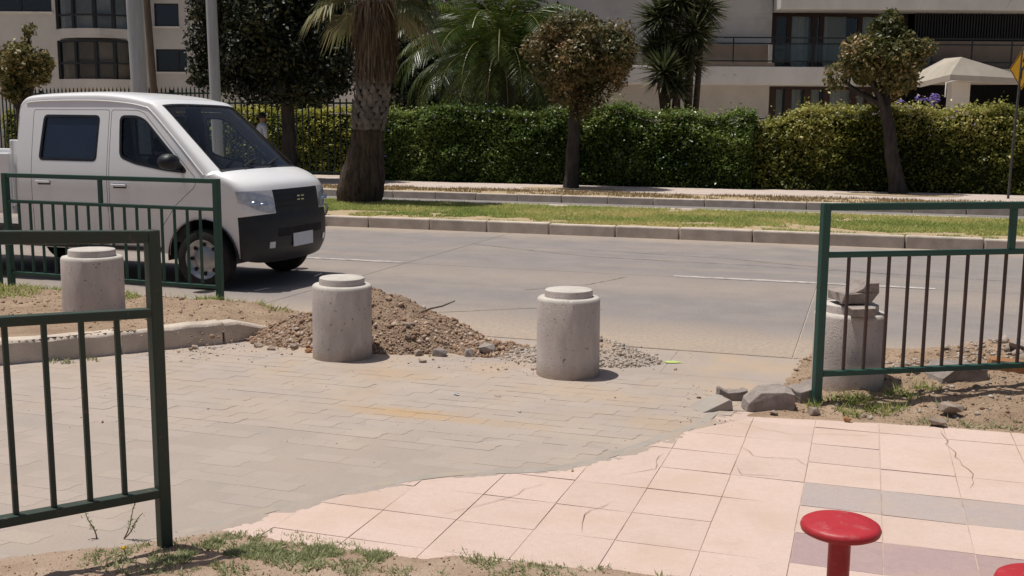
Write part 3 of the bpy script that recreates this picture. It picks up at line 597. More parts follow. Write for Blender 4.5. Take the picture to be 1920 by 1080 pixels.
# ------------------------------------------------------------------ stones
def rock_mesh(name, seed, dims, m, n=16, flat=0.0):
    r_ = random.Random(seed); bm = bmesh.new()
    for k in range(n):
        v = Vector((r_.gauss(0, 1), r_.gauss(0, 1), r_.gauss(0, 1))).normalized()
        if flat: v = Vector([max(-1, min(1, c * (1 + flat))) for c in v])
        v *= r_.uniform(0.85, 1.1); bm.verts.new((v.x * dims[0] / 2, v.y * dims[1] / 2, v.z * dims[2] / 2))
    ch = bmesh.ops.convex_hull(bm, input=bm.verts); bmesh.ops.delete(bm, geom=[g for g in ch['geom_interior'] if isinstance(g, bmesh.types.BMVert)], context='VERTS')
    me = bpy.data.meshes.new(name); bm.to_mesh(me); bm.free(); me.materials.append(m); return me
def rock(x, y, z, dims, m, label, seed, rz=0.0, group=None, flat=0.6, name='concrete_chunk', cat='rubble', tilt=(0, 0)):
    me = rock_mesh(name, seed, dims, m, 18, flat)
    o = link(name, me, None, (x, y, z + dims[2] * 0.42)); o.rotation_euler = (tilt[0], tilt[1], rz)
    b = o.modifiers.new('bevel', 'BEVEL'); b.width = min(dims) * 0.06; b.segments = 2
    return tag(o, label, cat, group)
def pebbles(name, P, S, m, parent=None, kinds=5):
    bases = []
    for k in range(kinds):
        bm = bmesh.new(); bmesh.ops.create_icosphere(bm, subdivisions=1, radius=1.0); r_ = random.Random(100 + k)
        for v in bm.verts: v.co *= r_.uniform(0.5, 1.2); v.co.z *= 0.75
        bm.verts.ensure_lookup_table(); bases.append((np.array([v.co[:] for v in bm.verts]), np.array([[v.index for v in f.verts] for f in bm.faces]))); bm.free()
    Vs = []; Fs = []; off = 0; kk = rng.integers(0, kinds, len(P)); T = []
    for i, p in enumerate(P):
        bv, bf = bases[kk[i]]; a = rng.uniform(0, 6.28); c, s_ = math.cos(a), math.sin(a)
        v = bv * S[i] * rng.uniform(0.7, 1.35, 3); v = np.stack([v[:, 0] * c - v[:, 1] * s_, v[:, 0] * s_ + v[:, 1] * c, v[:, 2]], 1) + p
        Vs.append(v); Fs.append(bf + off); off += len(v); T.append(np.full(len(bf), rng.random()))
    o = link(name, np_mesh(name, np.concatenate(Vs), np.concatenate(Fs), m, tint=np.concatenate(T)), parent); o['kind'] = 'stuff'; return o
MT['gravel'] = leaf_mat('gravel_stones', (0.19, 0.115, 0.075), (0.33, 0.22, 0.148), (0.48, 0.40, 0.33), 0.0, 0.95)
MT['greygravel'] = leaf_mat('grey_gravel_stones', (0.22, 0.175, 0.14), (0.36, 0.30, 0.245), (0.46, 0.41, 0.355), 0.0, 0.95)
MT['mound'] = mat('mound_earth', (0.27, 0.19, 0.13), (0.35, 0.25, 0.175), 9, bump=0.02, bscale=60, speck=(0.15, 0.10, 0.07), sscale=55, sthr=(0.55, 0.64))

def zmound(X, Y):
    w = 0.06 * (fbm(X * 5, Y * 5, 51) - .5)
    yc = 7.05
    A = 0.40 * np.clip(1 - np.sqrt(((X + 3.42) / np.where(X < -3.42, 0.80, 0.92)) ** 2 + ((Y - yc) / np.where(Y < yc, 0.52, 0.62)) ** 2), 0, 1) ** 0.85
    B_ = 0.20 * np.clip(1 - np.sqrt(((X + 3.95) / 0.42) ** 2 + ((Y - 6.92) / 0.42) ** 2), 0, 1)
    Cc = 0.10 * np.clip(1 - np.sqrt(((X + 2.45) / 0.45) ** 2 + ((Y - 6.92) / 0.25) ** 2), 0, 1)
    z = np.maximum(np.maximum(A, B_), Cc)
    return z + w * np.clip(z * 8, 0, 1) + 0.06 * (fbm(X * 16, Y * 16, 52) - .47) * np.clip(z * 12, 0, 1) - 0.012
def zgrey(X, Y):
    A = 0.17 * np.clip(1 - np.sqrt(((X + 1.72) / 0.50) ** 2 + ((Y - 6.96) / 0.30) ** 2), 0, 1)
    B_ = 0.07 * np.clip(1 - np.sqrt(((X + 2.1) / 0.40) ** 2 + ((Y - 6.86) / 0.24) ** 2), 0, 1)
    z = np.maximum(A, B_); return z + 0.02 * (fbm(X * 20, Y * 20, 55) - .47) * np.clip(z * 14, 0, 1) - 0.008
def heap(name, label, zf, box, n1, s1, m, mg):
    e = patch(name, *box, 0.02, zf, lambda X, Y: zf(X, Y) > -0.004, m); tag(e, label, 'gravel pile', kind='stuff')
    P = []; S = []
    while len(P) < n1:
        x = rng.uniform(box[0], box[1], 4000); y = rng.uniform(box[2], box[3], 4000); z = zf(x, y)
        low = np.clip(1 - z / 0.25, 0, 1)
        k = (z > 0.0) & (rng.random(4000) < 0.45 + 0.55 * low)
        for a, b, c, l in zip(x[k], y[k], z[k], low[k]):
            s_ = s1 * (0.4 + rng.pareto(3.0) * 0.75) * (0.8 + 0.6 * l); s_ = min(s_, s1 * 3.2); P.append((a, b, c + s_ * 0.15)); S.append(s_)
    P = np.array(P[:n1]); S = np.array(S[:n1]); pebbles('gravel_stones', P, S, mg, e); return e
heap('gravel_mound', 'tall brown mound of gravel and earth behind the second bollard', zmound, (-4.4, -1.95, 6.35, 7.8), 11000, 0.0078, MT['mound'], MT['gravel'])
heap('gravel_heap', 'low grey heap of fine gravel beside the bollard without a mound', zgrey, (-2.55, -1.1, 6.55, 7.35), 3600, 0.0065, MT['bed'], MT['greygravel'])['label'] = 'low grey heap of fine gravel behind the third bollard'
# loose pebbles scattered on the ground
def scatter(name, spots, n, s1, zf, m, label):
    P = []; S = []
    for (x0, x1, y0, y1, w) in spots:
        k = int(n * w); x = rng.uniform(x0, x1, k); y = rng.uniform(y0, y1, k); z = zf(x, y) if zf else np.zeros(k)
        for a, b, c in zip(x, y, z):
            s_ = min(s1 * (0.35 + rng.pareto(3.0) * 0.5), s1 * 2.0); P.append((a, b, c + s_ * .25)); S.append(s_)
    o = pebbles(name, np.array(P), np.array(S), m); tag(o, label, 'pebbles'); return o
scatter('loose_pebbles', [(-4.5, -1.9, 6.3, 6.7, 1.0), (-4.6, -3.6, 5.9, 6.6, .18), (-4.5, -0.8, 4.2, 6.4, .16), (-0.95, -0.6, 5.5, 6.4, .3), (-2.6, -1.0, 6.6, 7.5, .3)], 260, 0.009, None, MT['gravel'], 'scattered small pebbles on the dusty driveway')
scatter('verge_pebbles', [(-0.4, 1.4, 5.9, 6.5, 1.0), (0.0, 1.6, 6.4, 7.2, 1.2)], 420, 0.010, zr, MT['greygravel'], 'small stones strewn over the dirt by the right railing')
scatter('front_pebbles', [(-3.2, -1.2, 2.7, 3.4, 1.0), (-1.2, 1.0, 3.2, 3.6, .5)], 150, 0.006, zverge, MT['gravel'], 'small stones in the bare earth of the front verge')
scatter('island_pebbles', [(-7.5, -4.2, 6.2, 7.7, 1.0)], 420, 0.011, zisl, MT['gravel'], 'small stones in the dirt of the raised island')
MT['clod'] = leaf_mat('earth_clods', (0.17, 0.115, 0.075), (0.27, 0.185, 0.125), (0.38, 0.28, 0.2), 0.0, 1.0)
scatter('earth_clods', [(-3.4, -1.4, 2.55, 3.42, 1.0), (-1.4, 1.0, 3.1, 3.58, .8)], 2200, 0.0042, zverge, MT['clod'], 'fine crumbs of earth over the front verge')
scatter('earth_clods', [(-8, -4.15, 5.9, 7.75, 1.0)], 3200, 0.008, zisl, MT['clod'], 'fine crumbs of earth over the raised island')
scatter('earth_clods', [(-0.4, 1.5, 5.92, 7.5, 1.0)], 4200, 0.0075, zr, MT['clod'], 'crumbs of earth and grit around the right railing')
scatter('cobble_heap', [(0.55, 1.5, 7.15, 7.8, 1.0), (0.15, 0.75, 6.75, 7.0, .5)], 420, 0.022, zr, MT['greygravel'], 'heap of pale rounded stones behind the right railing')

# ------------------------------------------------------------------ bollards, loose rubble
def bollard(x, y, z, label, k=1.0):
    t = empty('concrete_bollard', (x, y, z), random.uniform(0, 6)); tag(t, label, 'bollard', 'concrete bollards across the driveway mouth')
    sh = [(0.202, -0.14), (0.2015, 0.0), (0.2, 0.25), (0.1995, 0.478), (0.196, 0.490), (0.188, 0.495), (0.150, 0.497)]
    mb = MB().lathe([(r_ * k, h * k) for r_, h in sh], 56); mb.build('shaft', MT['concrete'], t)
    mb = MB().lathe([(r_ * k, h * k) for r_, h in ((0.1995, 0.4785), (0.1965, 0.4915), (0.189, 0.498), (0.150, 0.500))], 72); sd_ = int(abs(x) * 97)
    vv = []
    for (a, b, c) in mb.v:
        an = math.atan2(b, a); q = max(0, float(fbm(np.array([math.cos(an) * 3.5 + sd_]), np.array([math.sin(an) * 3.5]), 90)[0]) - .58) * (.16 if c < .497 * k else .05); vv.append((a * (1 - q), b * (1 - q), c - q * .1))
    mb.v = vv; mb.build('shoulder_rim', MT['concrete_top'], t); t.rotation_euler = (random.uniform(-.012, .012), random.uniform(-.012, .012), t.rotation_euler[2])
    cp = [(0.1525, 0.49), (0.1520, 0.535), (0.1500, 0.542)]
    MB().lathe([(r_ * k, h * k) for r_, h in cp], 48).build('cap', MT['concrete'], t)
    MB().lathe([(r_ * k, h * k) for r_, h in ((0.1502, 0.5418), (0.146, 0.5455), (0.08, 0.547), (0.0005, 0.5475))], 48).build('cap_top', MT['concrete_top'], t)
    return t
bollard(-5.39, 6.43, 0.055, 'pale concrete bollard standing on the dirt island behind the railings', 1.09)
bollard(-3.34, 6.42, 0.0, 'concrete bollard in front of the tall gravel mound')
bollard(-1.75, 6.44, 0.0, 'concrete bollard on the open driveway paving with a clean flat top')
bollard(-0.05, 6.55, -0.03, 'concrete bollard behind the right railing with a broken stone on top', 1.04)

def outline_chunk(name, poly, depth, loc, rz, m, label, cat='rubble', jit=0.012, tilt=0.0):
    """broken slab: a side outline (x,z) given a thickness and uneven faces"""
    n = len(poly); v = []; f = []; r_ = random.Random(len(poly) * 7 + int(depth * 100)); rows = 5
    for k in range(rows):
        y = -depth / 2 + depth * k / (rows - 1); sc = 1.0 - 0.10 * abs(k - (rows - 1) / 2) / 2
        for (x, z) in poly: v.append((x * sc + r_.uniform(-jit, jit), y + r_.uniform(-jit, jit), z * (0.94 + 0.06 * sc) + r_.uniform(-jit, jit) * .5))
    for k in range(rows - 1):
        for i in range(n): f.append((k * n + i, k * n + (i + 1) % n, (k + 1) * n + (i + 1) % n, (k + 1) * n + i))
    f += [tuple(range(n)), tuple((rows - 1) * n + i for i in reversed(range(n)))]
    o = MB().add(v, f).build(name, m, None, bevel=0.004, loc=loc); o.rotation_euler = (0, tilt, rz); return tag(o, label, cat)
outline_chunk('broken_slab', [(-.125, .0), (-.12, .055), (-.04, .06), (.005, .085), (.04, .115), (.115, .125), (.118, .06), (.09, .015), (.06, .0)], 0.22, (-0.04, 6.53, 0.560), YAW + .1, MT['chunk'], 'jagged grey stone slab lying on top of the bollard', 'stone')
outline_chunk('broken_slab', [(-.07, .0), (-.085, .05), (.07, .055), (.075, .01), (.03, -.004)], 0.09, (0.02, 6.36, 0.497), YAW, MT['chunk'], 'small stone wedge under the jagged slab on the bollard rim', 'stone', jit=0.006)
outline_chunk('kerb_fragment', [(-.16, .0), (-.145, .05), (-.075, .105), (.08, .115), (.12, .10), (.125, .01), (.09, -.01), (-.08, -.01)], 0.2, (-0.45, 6.02, 0.0), YAW - .05, MT['chunk'], 'largest broken kerb block lying in front of the right railing post')
outline_chunk('kerb_fragment', [(-.07, .0), (-.075, .09), (.0, .10), (.07, .125), (.075, .01)], 0.16, (-0.28, 6.17, 0.0), YAW + .25, MT['chunk'], 'small upright kerb piece touching the right railing post', jit=0.01)
outline_chunk('kerb_fragment', [(-.09, .0), (-.085, .07), (-.03, .045), (.05, .05), (.085, .065), (.08, .0)], 0.08, (-0.68, 6.14, 0.0), YAW, MT['chunk'], 'thin dark broken kerb shard leftmost by the railing post', jit=0.008)
outline_chunk('kerb_fragment', [(-.13, .0), (-.06, .025), (.05, .06), (.075, .055), (.085, .0)], 0.16, (-0.75, 5.9, 0.0), YAW + .3, MT['edge'], 'flat broken edging piece at the end of the curved strip', jit=0.006)
outline_chunk('kerb_fragment', [(-.17, .0), (-.16, .05), (-.07, .115), (.04, .11), (.15, .10), (.17, .04), (.16, .0)], 0.24, (0.56, 6.78, 0.06), YAW + .15, MT['chunk'], 'grey concrete lump half buried behind the right railing')
outline_chunk('brick_piece', [(-.12, .0), (-.11, .07), (.10, .085), (.115, .01)], 0.11, (0.87, 6.98, 0.10), YAW - .35, MT['brickbit'], 'orange brown brick piece behind the right railing', 'brick', jit=0.006, tilt=0.12)
outline_chunk('brick_piece', [(-.08, .0), (-.085, .05), (.08, .06), (.085, .0)], 0.1, (1.12, 6.95, 0.12), YAW + .5, MT['brickbit'], 'smaller orange brick piece at the right frame edge', 'brick', jit=0.006)
rock(-0.215, 5.93, 0.0, (.085, .07, .055), MT['stone'], 'rounded grey stone at the foot of the right railing post', 4, flat=0.1, name='stone', cat='stone')
rock(-0.42, 5.86, 0.0, (.05, .04, .03), MT['stone'], 'small pinkish stone on the tile edge below the kerb block', 5, flat=0.1, name='stone', cat='stone')
rock(-0.03, 5.85, 0.0, (.05, .04, .035), MT['brickbit'], 'small reddish stone on the tile edge right of the post', 6, flat=0.1, name='stone', cat='stone')
rock(0.50, 6.12, 0.03, (.13, .10, .07), MT['stone'], 'pale flat stone lying in the dirt under the right railing', 7, flat=0.2, name='stone', cat='stone')
rock(0.42, 5.93, 0.01, (.09, .07, .04), MT['stone'], 'flat pinkish stone at the back edge of the tiles', 8, flat=0.2, name='stone', cat='stone')
rock(1.02, 7.3, 0.13, (.22, .16, .13), MT['chunk'], 'white lump among the cobbles behind the railing', 9, flat=0.3, name='stone', cat='stone')
big = [(-2.72, 6.66, .11, 'dark grey stone at the right foot of the gravel mound'), (-2.52, 6.72, .10, 'pale angular stone where the two gravel heaps meet'), (-2.86, 6.62, .085, 'pale stone beside the dark stone on the mound'), (-2.42, 6.78, .12, 'flat white stone at the tail of the gravel mound'),
       (-4.05, 6.50, .075, 'largest pale stone at the left foot of the mound'), (-3.9, 6.44, .06, 'small grey stone left of the mound bollard'), (-3.78, 6.52, .085, 'rough grey lump between the kerb end and the mound bollard'), (-3.62, 6.45, .06, 'reddish stone against the left side of the mound bollard'),
       (-2.75, 6.43, .055, 'reddish stone lying alone in front of the mound'), (-4.42, 6.28, .06, 'lone grey stone on the paving by the island kerb'), (-3.02, 6.78, .06, 'white stone half way up the right side of the mound'), (-2.98, 6.70, .05, 'pair of small stones low on the mound face')]
for i, (x, y, s_, lb) in enumerate(big):
    zz = float(zmound(np.array([x]), np.array([y]))[0]); mm = MT['chunk'] if i in (0, 1, 3) else (MT['brickbit'] if i in (7,) else MT['stone'])
    rock(x, y, max(zz, 0) - s_ * .12, (s_ * 1.0, s_ * .85, s_ * .62), mm, lb, 20 + i, rz=i * 1.3, flat=0.25, name='stone', cat='stone', group='larger stones around the gravel mound')
tw = MB().tube([(-3.0, 6.98, .235), (-2.93, 7.0, .262), (-2.84, 7.0, .285), (-2.75, 7.02, .325)], [.006, .007, .006, .004], 6); tag(tw.build('dry_twig', MT['straw'] if False else MT['wood']), 'crooked dry twig sticking out of the gravel mound', 'twig')

# ------------------------------------------------------------------ railings
def railing(name, label, p0, p1, zt, zm, zb, post, rail, bars, stubs, mp, mbm, base0, base1, ends=(True, True), bw=0.022, grp='green steel pedestrian railings'):
    p0 = Vector((*p0, 0)); p1 = Vector((*p1, 0)); d = p1 - p0; Ln = d.length; u_ = d.normalized(); rz = math.atan2(u_.y, u_.x)
    t = empty(name, (p0.x, p0.y, base0), rz); tag(t, label, 'railing', grp)
    sl_ = (base1 - base0) / Ln
    def z(v, x): return v - base0 + sl_ * x
    def rl(nm, zz, h, m): MB().bar((post / 2, 0, z(zz, 0)), (Ln - post / 2, 0, z(zz, Ln)), rail, h, (0, 0, 1)).build(nm, m, t, bevel=0.004)
    for x, on in ((0, ends[0]), (Ln, ends[1])):
        if on: MB().box((x - post / 2, -post / 2, -0.25), (x + post / 2, post / 2, z(zt, x) + rail * .5)).build('post', mp, t, bevel=0.005)
    rl('top_rail', zt, rail * 0.95, mp); rl('middle_rail', zm, rail * .72, mp); rl('bottom_rail', zb, rail * .72, mp)
    for x in stubs: MB().box((x - rail * .4, -rail * .4, z(zm, x) + rail * .35), (x + rail * .4, rail * .4, z(zt, x) - rail * .46)).build('upper_stub', mp, t, bevel=0.003)
    for x in bars:
        MB().box((x - bw / 2, -bw / 2, z(zb, x) + rail * .34), (x + bw / 2, bw / 2, z(zm, x) - rail * .34)).build('baluster', mbm, t, bevel=0.003)
    return t
d = Vector((-0.449, -0.893)); P0 = Vector((-2.375, 3.145))
railing('pedestrian_railing', 'nearest dark railing at lower left, its end post in bare dirt', P0, P0 + d * 1.5, 1.165, 0.895, 0.232, 0.045, 0.046, [0.142 + 0.124 * k for k in range(11)], [], MT['green_shaded'], MT['green_shaded'], 0.05, 0.14, bw=0.0175)
A_, B_ = (-7.36, 7.71), (-5.085, 7.60)
def gap_bars(L, n): return [L * (k + 1) / (n + 1) for k in range(n)]
Lf = math.hypot(B_[0] - A_[0], B_[1] - A_[1])
railing('pedestrian_railing', 'green railing on the island in front of the white pickup', A_, B_, 1.10, 0.868, 0.218, 0.052, 0.040, [Lf * (0.062 + 0.0575 * k) for k in range(16)], [Lf * 0.47], MT['green'], MT['green'], 0.10, 0.10, bw=0.02)
A2 = (-7.52, 7.72)
railing('pedestrian_railing', 'green railing panel cut off by the left frame edge', (-9.85, 7.84), A2, 1.13, 0.87, 0.22, 0.06, 0.042, gap_bars(2.33, 16), [1.16], MT['green'], MT['green'], 0.10, 0.10, bw=0.02)
p, q = Vector((-0.205, 6.085)), Vector((0.88, 6.72)); u_ = (q - p).normalized()
railing('pedestrian_railing', 'green railing with brown bars at the right above the rubble', p, p + u_ * 2.6, 1.135, 0.87, 0.2, 0.046, 0.042, [0.155 + 0.1235 * k for k in range(19)], [1.17], MT['green'], MT['barbrown'], 0.05, 0.05, bw=0.0165)

# ------------------------------------------------------------------ red stools
def stool(x, y, zt, label):
    t = empty('red_stool', (x, y, 0)); tag(t, label, 'stool', 'red metal stools on the front verge')
    r_ = 0.117; pr = [(0.0005, zt), (r_ * .55, zt - .0005), (r_ - .012, zt - .003), (r_ - .004, zt - .008), (r_, zt - .018), (r_ - .003, zt - .028), (r_ - .014, zt - .034), (0.03, zt - .036)]
    MB().lathe(pr, 64).build('seat', MT['red'], t); MB().lathe([(0.0325, -0.1), (0.0325, zt - .034)], 32).build('post', MT['red'], t)
    MB().lathe([(0.045, zt - .05), (0.045, zt - .036), (0.0325, zt - .036)], 32).build('collar', MT['red'], t)
stool(-0.02, 3.19, 0.40, 'round red metal stool standing whole in the foreground')
stool(0.49, 2.94, 0.40, 'red metal stool cut off by the lower right corner')

# ------------------------------------------------------------------ trees and hedges
def leafcloud(name, P, Nrm, size, m, parent, aspect=0.5, wild=0.9, tmean=0.42, tsd=0.26, tint=None):
    n = len(P); nr = Nrm + rng.normal(0, wild, (n, 3)); nr /= np.linalg.norm(nr, axis=1)[:, None] + 1e-9
    a = np.cross(nr, rng.normal(0, 1, (n, 3))); a /= np.linalg.norm(a, axis=1)[:, None] + 1e-9; b = np.cross(nr, a)
    L_ = size * rng.uniform(0.6, 1.3, n)[:, None]; W_ = L_ * aspect
    V = np.stack([P - a * L_ / 2, P + b * W_ / 2 + nr * L_ * .06, P + a * L_ / 2, P - b * W_ / 2 + nr * L_ * .06], 1).reshape(-1, 3)
    return link(name, np_mesh(name, V, np.arange(4 * n).reshape(n, 4), m, tint=np.clip(rng.normal(tmean, tsd, n), 0, 1) if tint is None else tint), parent)
def lumps_points(lumps, n, shell=0.55):
    w = np.array([l[3] * l[4] * l[5] for l in lumps]) ** 0.67; w /= w.sum(); k = rng.choice(len(lumps), n, p=w); Lm = np.array(lumps)[k]
    dd = rng.normal(0, 1, (n, 3)); dd /= np.linalg.norm(dd, axis=1)[:, None]; r_ = (shell + (1 - shell) * rng.random(n)) * rng.uniform(0.9, 1.08, n)
    return Lm[:, :3] + dd * Lm[:, 3:6] * r_[:, None], dd * 0.8 + np.array([0, 0, 0.5])
def crown_lumps(c, rad, n, rl, seed, flat=1.0):
    r_ = random.Random(seed); out = []
    for k in range(n):
        v = Vector((r_.gauss(0, 1), r_.gauss(0, 1), r_.gauss(0, 1))).normalized() * r_.uniform(0.45, 0.92)
        q = rl * r_.uniform(0.7, 1.25); out.append((c[0] + v.x * rad[0] * (1 - rl * .55), c[1] + v.y * rad[1] * (1 - rl * .55), c[2] + v.z * rad[2] * (1 - rl * .55), rad[0] * q, rad[1] * q, rad[2] * q * flat))
    return out
def branchy(t, base, top, r0_, r1_, tips, m, lean=None, name='trunk'):
    mb = MB(); pts = [Vector(base)]; n = 7
    for k in range(1, n + 1):
        f_ = k / n; p = Vector(base).lerp(Vector(top), f_); p += Vector((random.uniform(-.02, .02), random.uniform(-.02, .02), 0)); pts.append(p)
    mb.tube(pts, [r0_ * (1.25 if k == 0 else 1) * (1 - k / n) + r1_ * k / n for k in range(n + 1)], 12, jitter=0.05); mb.build(name, m, t)
    for e in tips:
        e = Vector(e); a = pts[-1] if random.random() < .6 else pts[-2]; mid = a.lerp(e, .5) + Vector((random.uniform(-.1, .1), random.uniform(-.1, .1), -.04))
        MB().tube([a, mid, e], [r1_ * .8, r1_ * .5, r1_ * .18], 7).build('branch', m, t)
def tree(name, label, base, top, r0_, r1_, c, rad, nl, rl, nleaf, size, m, seed, bark, aspect=0.5, shell=.5, extra=(), tm=.42, cat='tree', grp=None, flat=1.0):
    t = empty(name, base); tag(t, label, cat, grp); lb = (0, 0, 0)
    cl = tuple(c[i] - base[i] for i in range(3)); lum = crown_lumps(cl, rad, nl, rl, seed, flat) + [tuple(e[i] - (base[i] if i < 3 else 0) for i in range(6)) for e in extra]
    branchy(t, lb, tuple(top[i] - base[i] for i in range(3)), r0_, r1_, [l[:3] for l in lum[::max(1, len(lum) // 9)]], bark)
    P, Nn = lumps_points(lum, nleaf, shell); g_ = fbm(P[:, 0] * 2.6 + P[:, 1] * 1.7, P[:, 2] * 2.6 - P[:, 1], seed); kp = (g_ > .36) | (rng.random(len(P)) < .4); P, Nn = P[kp], Nn[kp]
    leafcloud('crown', P, Nn, size, m, t, aspect, tint=np.clip(tm + 1.2 * (fbm(P[:, 0] * 1.8, P[:, 2] * 1.8, seed + 9) - .46) + rng.normal(0, .24, len(P)), 0, 1)); return t
tree('street_tree', 'round bronze leaved street tree in front of the middle of the hedge', (-6.70, 24.7, .14), (-6.62, 24.7, 2.25), .17, .13, (-6.47, 24.7, 3.25), (1.5, 1.35, 1.22), 66, .29, 36000, .10, MT['brownleaf'], 3, MT['bark'], extra=[(-6.9, 24.6, 2.35, .45, .45, .35), (-6.2, 24.6, 2.3, .4, .4, .4), (-6.5, 24.6, 2.0, .3, .3, .35)], grp='street trees along the far pavement')
tree('street_tree', 'leaning street tree with a small ragged crown near the canopy', (0.68, 25.7, .14), (0.30, 25.75, 2.1), .18, .12, (0.12, 25.8, 3.1), (1.05, 1.05, 0.95), 26, .38, 22000, .11, MT['olive'], 8, MT['bark'], extra=[(1.0, 25.7, 3.35, .35, .35, .25), (-.75, 25.7, 2.75, .35, .35, .35), (.3, 25.8, 3.95, .28, .28, .3), (.7, 25.7, 2.7, .35, .35, .3)], grp='street trees along the far pavement')
tree('street_tree', 'large dark evergreen street tree left of the fan palm', (-14.15, 24.5, .14), (-14.2, 24.5, 2.2), .2, .16, (-14.7, 24.9, 4.3), (2.35, 2.0, 2.35), 60, .30, 95000, .13, MT['darkleaf'], 5, MT['bark'], extra=[(-12.9, 24.6, 3.2, .7, .6, .6), (-16.6, 24.4, 3.9, .5, .5, 1.3), (-16.5, 24.4, 2.9, .6, .5, .5), (-15.7, 24.4, 2.65, .75, .6, .45), (-14.9, 24.3, 2.45, .8, .6, .45), (-14.1, 24.2, 2.5, .75, .6, .5), (-13.3, 24.3, 2.5, .7, .6, .5), (-15.3, 24.2, 3.3, 1.0, .6, .7), (-14.0, 24.2, 3.3, 1.0, .6, .7), (-12.7, 24.6, 2.7, .45, .5, .4)], shell=.35, grp='street trees along the far pavement')
tree('street_tree', 'small bushy tree at the left frame edge behind the pickup', (-22.7, 24.5, .14), (-22.7, 24.5, 2.0), .16, .1, (-22.55, 24.5, 3.05), (1.15, 1.0, .85), 22, .38, 8500, .14, MT['olive'], 12, MT['bark'], extra=[(-22.2, 24.5, 4.15, .25, .2, .2), (-22.35, 24.5, 3.8, .15, .15, .3)], tm=.38, grp='street trees along the far pavement')
for (x, y, z, lb, sd, rx) in ((-18.6, 33, 3.9, 'dark background tree left of the large evergreen', 15, 2.0), (-14.5, 34.5, 3.6, 'dark background tree behind the fan palm', 16, 2.6), (-11.3, 33.5, 3.6, 'dark background tree behind the feather palm', 17, 2.4)):
    tree('garden_tree', lb, (x, y, .14), (x, y, 2.6), .16, .1, (x, y, z), (rx, 1.6, 2.7), 46, .34, 16000, .2, MT['darkleaf'], sd, MT['bark'], grp='garden trees behind the fence')

def hedge(name, label, xa, xb, y0, y1, ztop, n, size, m, flowers=0):
    t = empty(name, ((xa + xb) / 2, (y0 + y1) / 2, .14)); tag(t, label, 'hedge'); cx, cy = (xa + xb) / 2, (y0 + y1) / 2
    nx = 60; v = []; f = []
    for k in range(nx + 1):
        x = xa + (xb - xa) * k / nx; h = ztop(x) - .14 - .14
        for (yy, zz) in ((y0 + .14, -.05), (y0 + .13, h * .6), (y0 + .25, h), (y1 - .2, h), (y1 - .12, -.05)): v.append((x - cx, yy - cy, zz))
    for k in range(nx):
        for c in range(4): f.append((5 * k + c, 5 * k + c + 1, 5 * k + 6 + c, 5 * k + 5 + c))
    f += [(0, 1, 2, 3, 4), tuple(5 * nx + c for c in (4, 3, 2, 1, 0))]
    MB().add(v, f).build('dark_core', MT['core'], t)
    nf = int(n * .66); x = rng.uniform(xa, xb, nf); zt = np.array([ztop(a) for a in x]); z = .14 + (zt - .14) * rng.random(nf) ** .9
    bul = (fbm(x * 1.3, z * 1.5, 61) - .47) * .6 + (fbm(x * 4.5, z * 4.5, 63) - .47) * .3; round_ = np.clip((z - zt + .35) / .35, 0, 1) ** 2 * .28
    yf = y0 + .1 - np.maximum(bul, -.02) + round_ + rng.uniform(-.08, .06, nf) - (rng.random(nf) < .03) * rng.uniform(0, .15, nf); P = [np.stack([x, yf, z], 1)]; Nn = [np.tile([-.15, -.45, .8], (nf, 1))]
    nt_ = n - nf; x = rng.uniform(xa, xb, nt_); y = rng.uniform(y0 + .1, y1, nt_); zt = np.array([ztop(a) for a in x]) + (fbm(x * 2.2, y * 2.2, 62) - .47) * .28 + rng.exponential(.05, nt_) - .05
    P.append(np.stack([x, y, zt], 1)); Nn.append(np.tile([0, -.2, .9], (nt_, 1)))
    P = np.concatenate(P); hol = fbm(P[:, 0] * 2.6, P[:, 2] * 2.6, 66); kp = (hol > .40) | (rng.random(len(P)) < .62); tn = np.clip(.36 + 1.3 * (fbm(P[:, 0] * .9, P[:, 2] * 1.1, 65) - .46) + .22 * (P[:, 2] - 1.2) + rng.normal(0, .24, len(P)), 0, 1)  # tint also rises with height, painting in the sunlit top
    P = P - np.array([cx, cy, .14]); leafcloud('foliage', P[kp], np.concatenate(Nn)[kp], size, m, t, .55, wild=.75, tint=tn[kp])
    if flowers:
        k = flowers; x = rng.uniform(xa, xb, k); zt = np.array([ztop(a) for a in x]); z = zt - rng.random(k) ** 2 * 1.2
        leafcloud('blossom', np.stack([x, np.full(k, y0 - .05), z], 1) - np.array([cx, cy, .14]), np.tile([0, -1., .3], (k, 1)), .06, MT['purple'], t, .8)
    return t
def zt1(x): return 1.97 + .10 * math.sin(x * 1.7) + .05 * math.sin(x * 4.1 + 1) - .18 * max(0, min(1, (x + 4.2) / .8))
def zt2(x): return 1.70 + .32 * max(0, min(1, (x + 2.5) / 1.3)) + .05 * math.sin(x * 3.1) + .04 * math.sin(x * 7)
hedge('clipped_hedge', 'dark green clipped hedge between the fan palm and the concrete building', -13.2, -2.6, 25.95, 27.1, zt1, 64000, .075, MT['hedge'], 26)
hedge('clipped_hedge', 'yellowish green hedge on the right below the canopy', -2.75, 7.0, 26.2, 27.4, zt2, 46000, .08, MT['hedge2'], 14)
hedge('garden_hedge', 'sunlit lime green hedge behind the metal fence', -27, -13.3, 28.3, 29.5, lambda x: 2.0 + .06 * math.sin(x * 2), 26000, .10, MT['hedge3'])

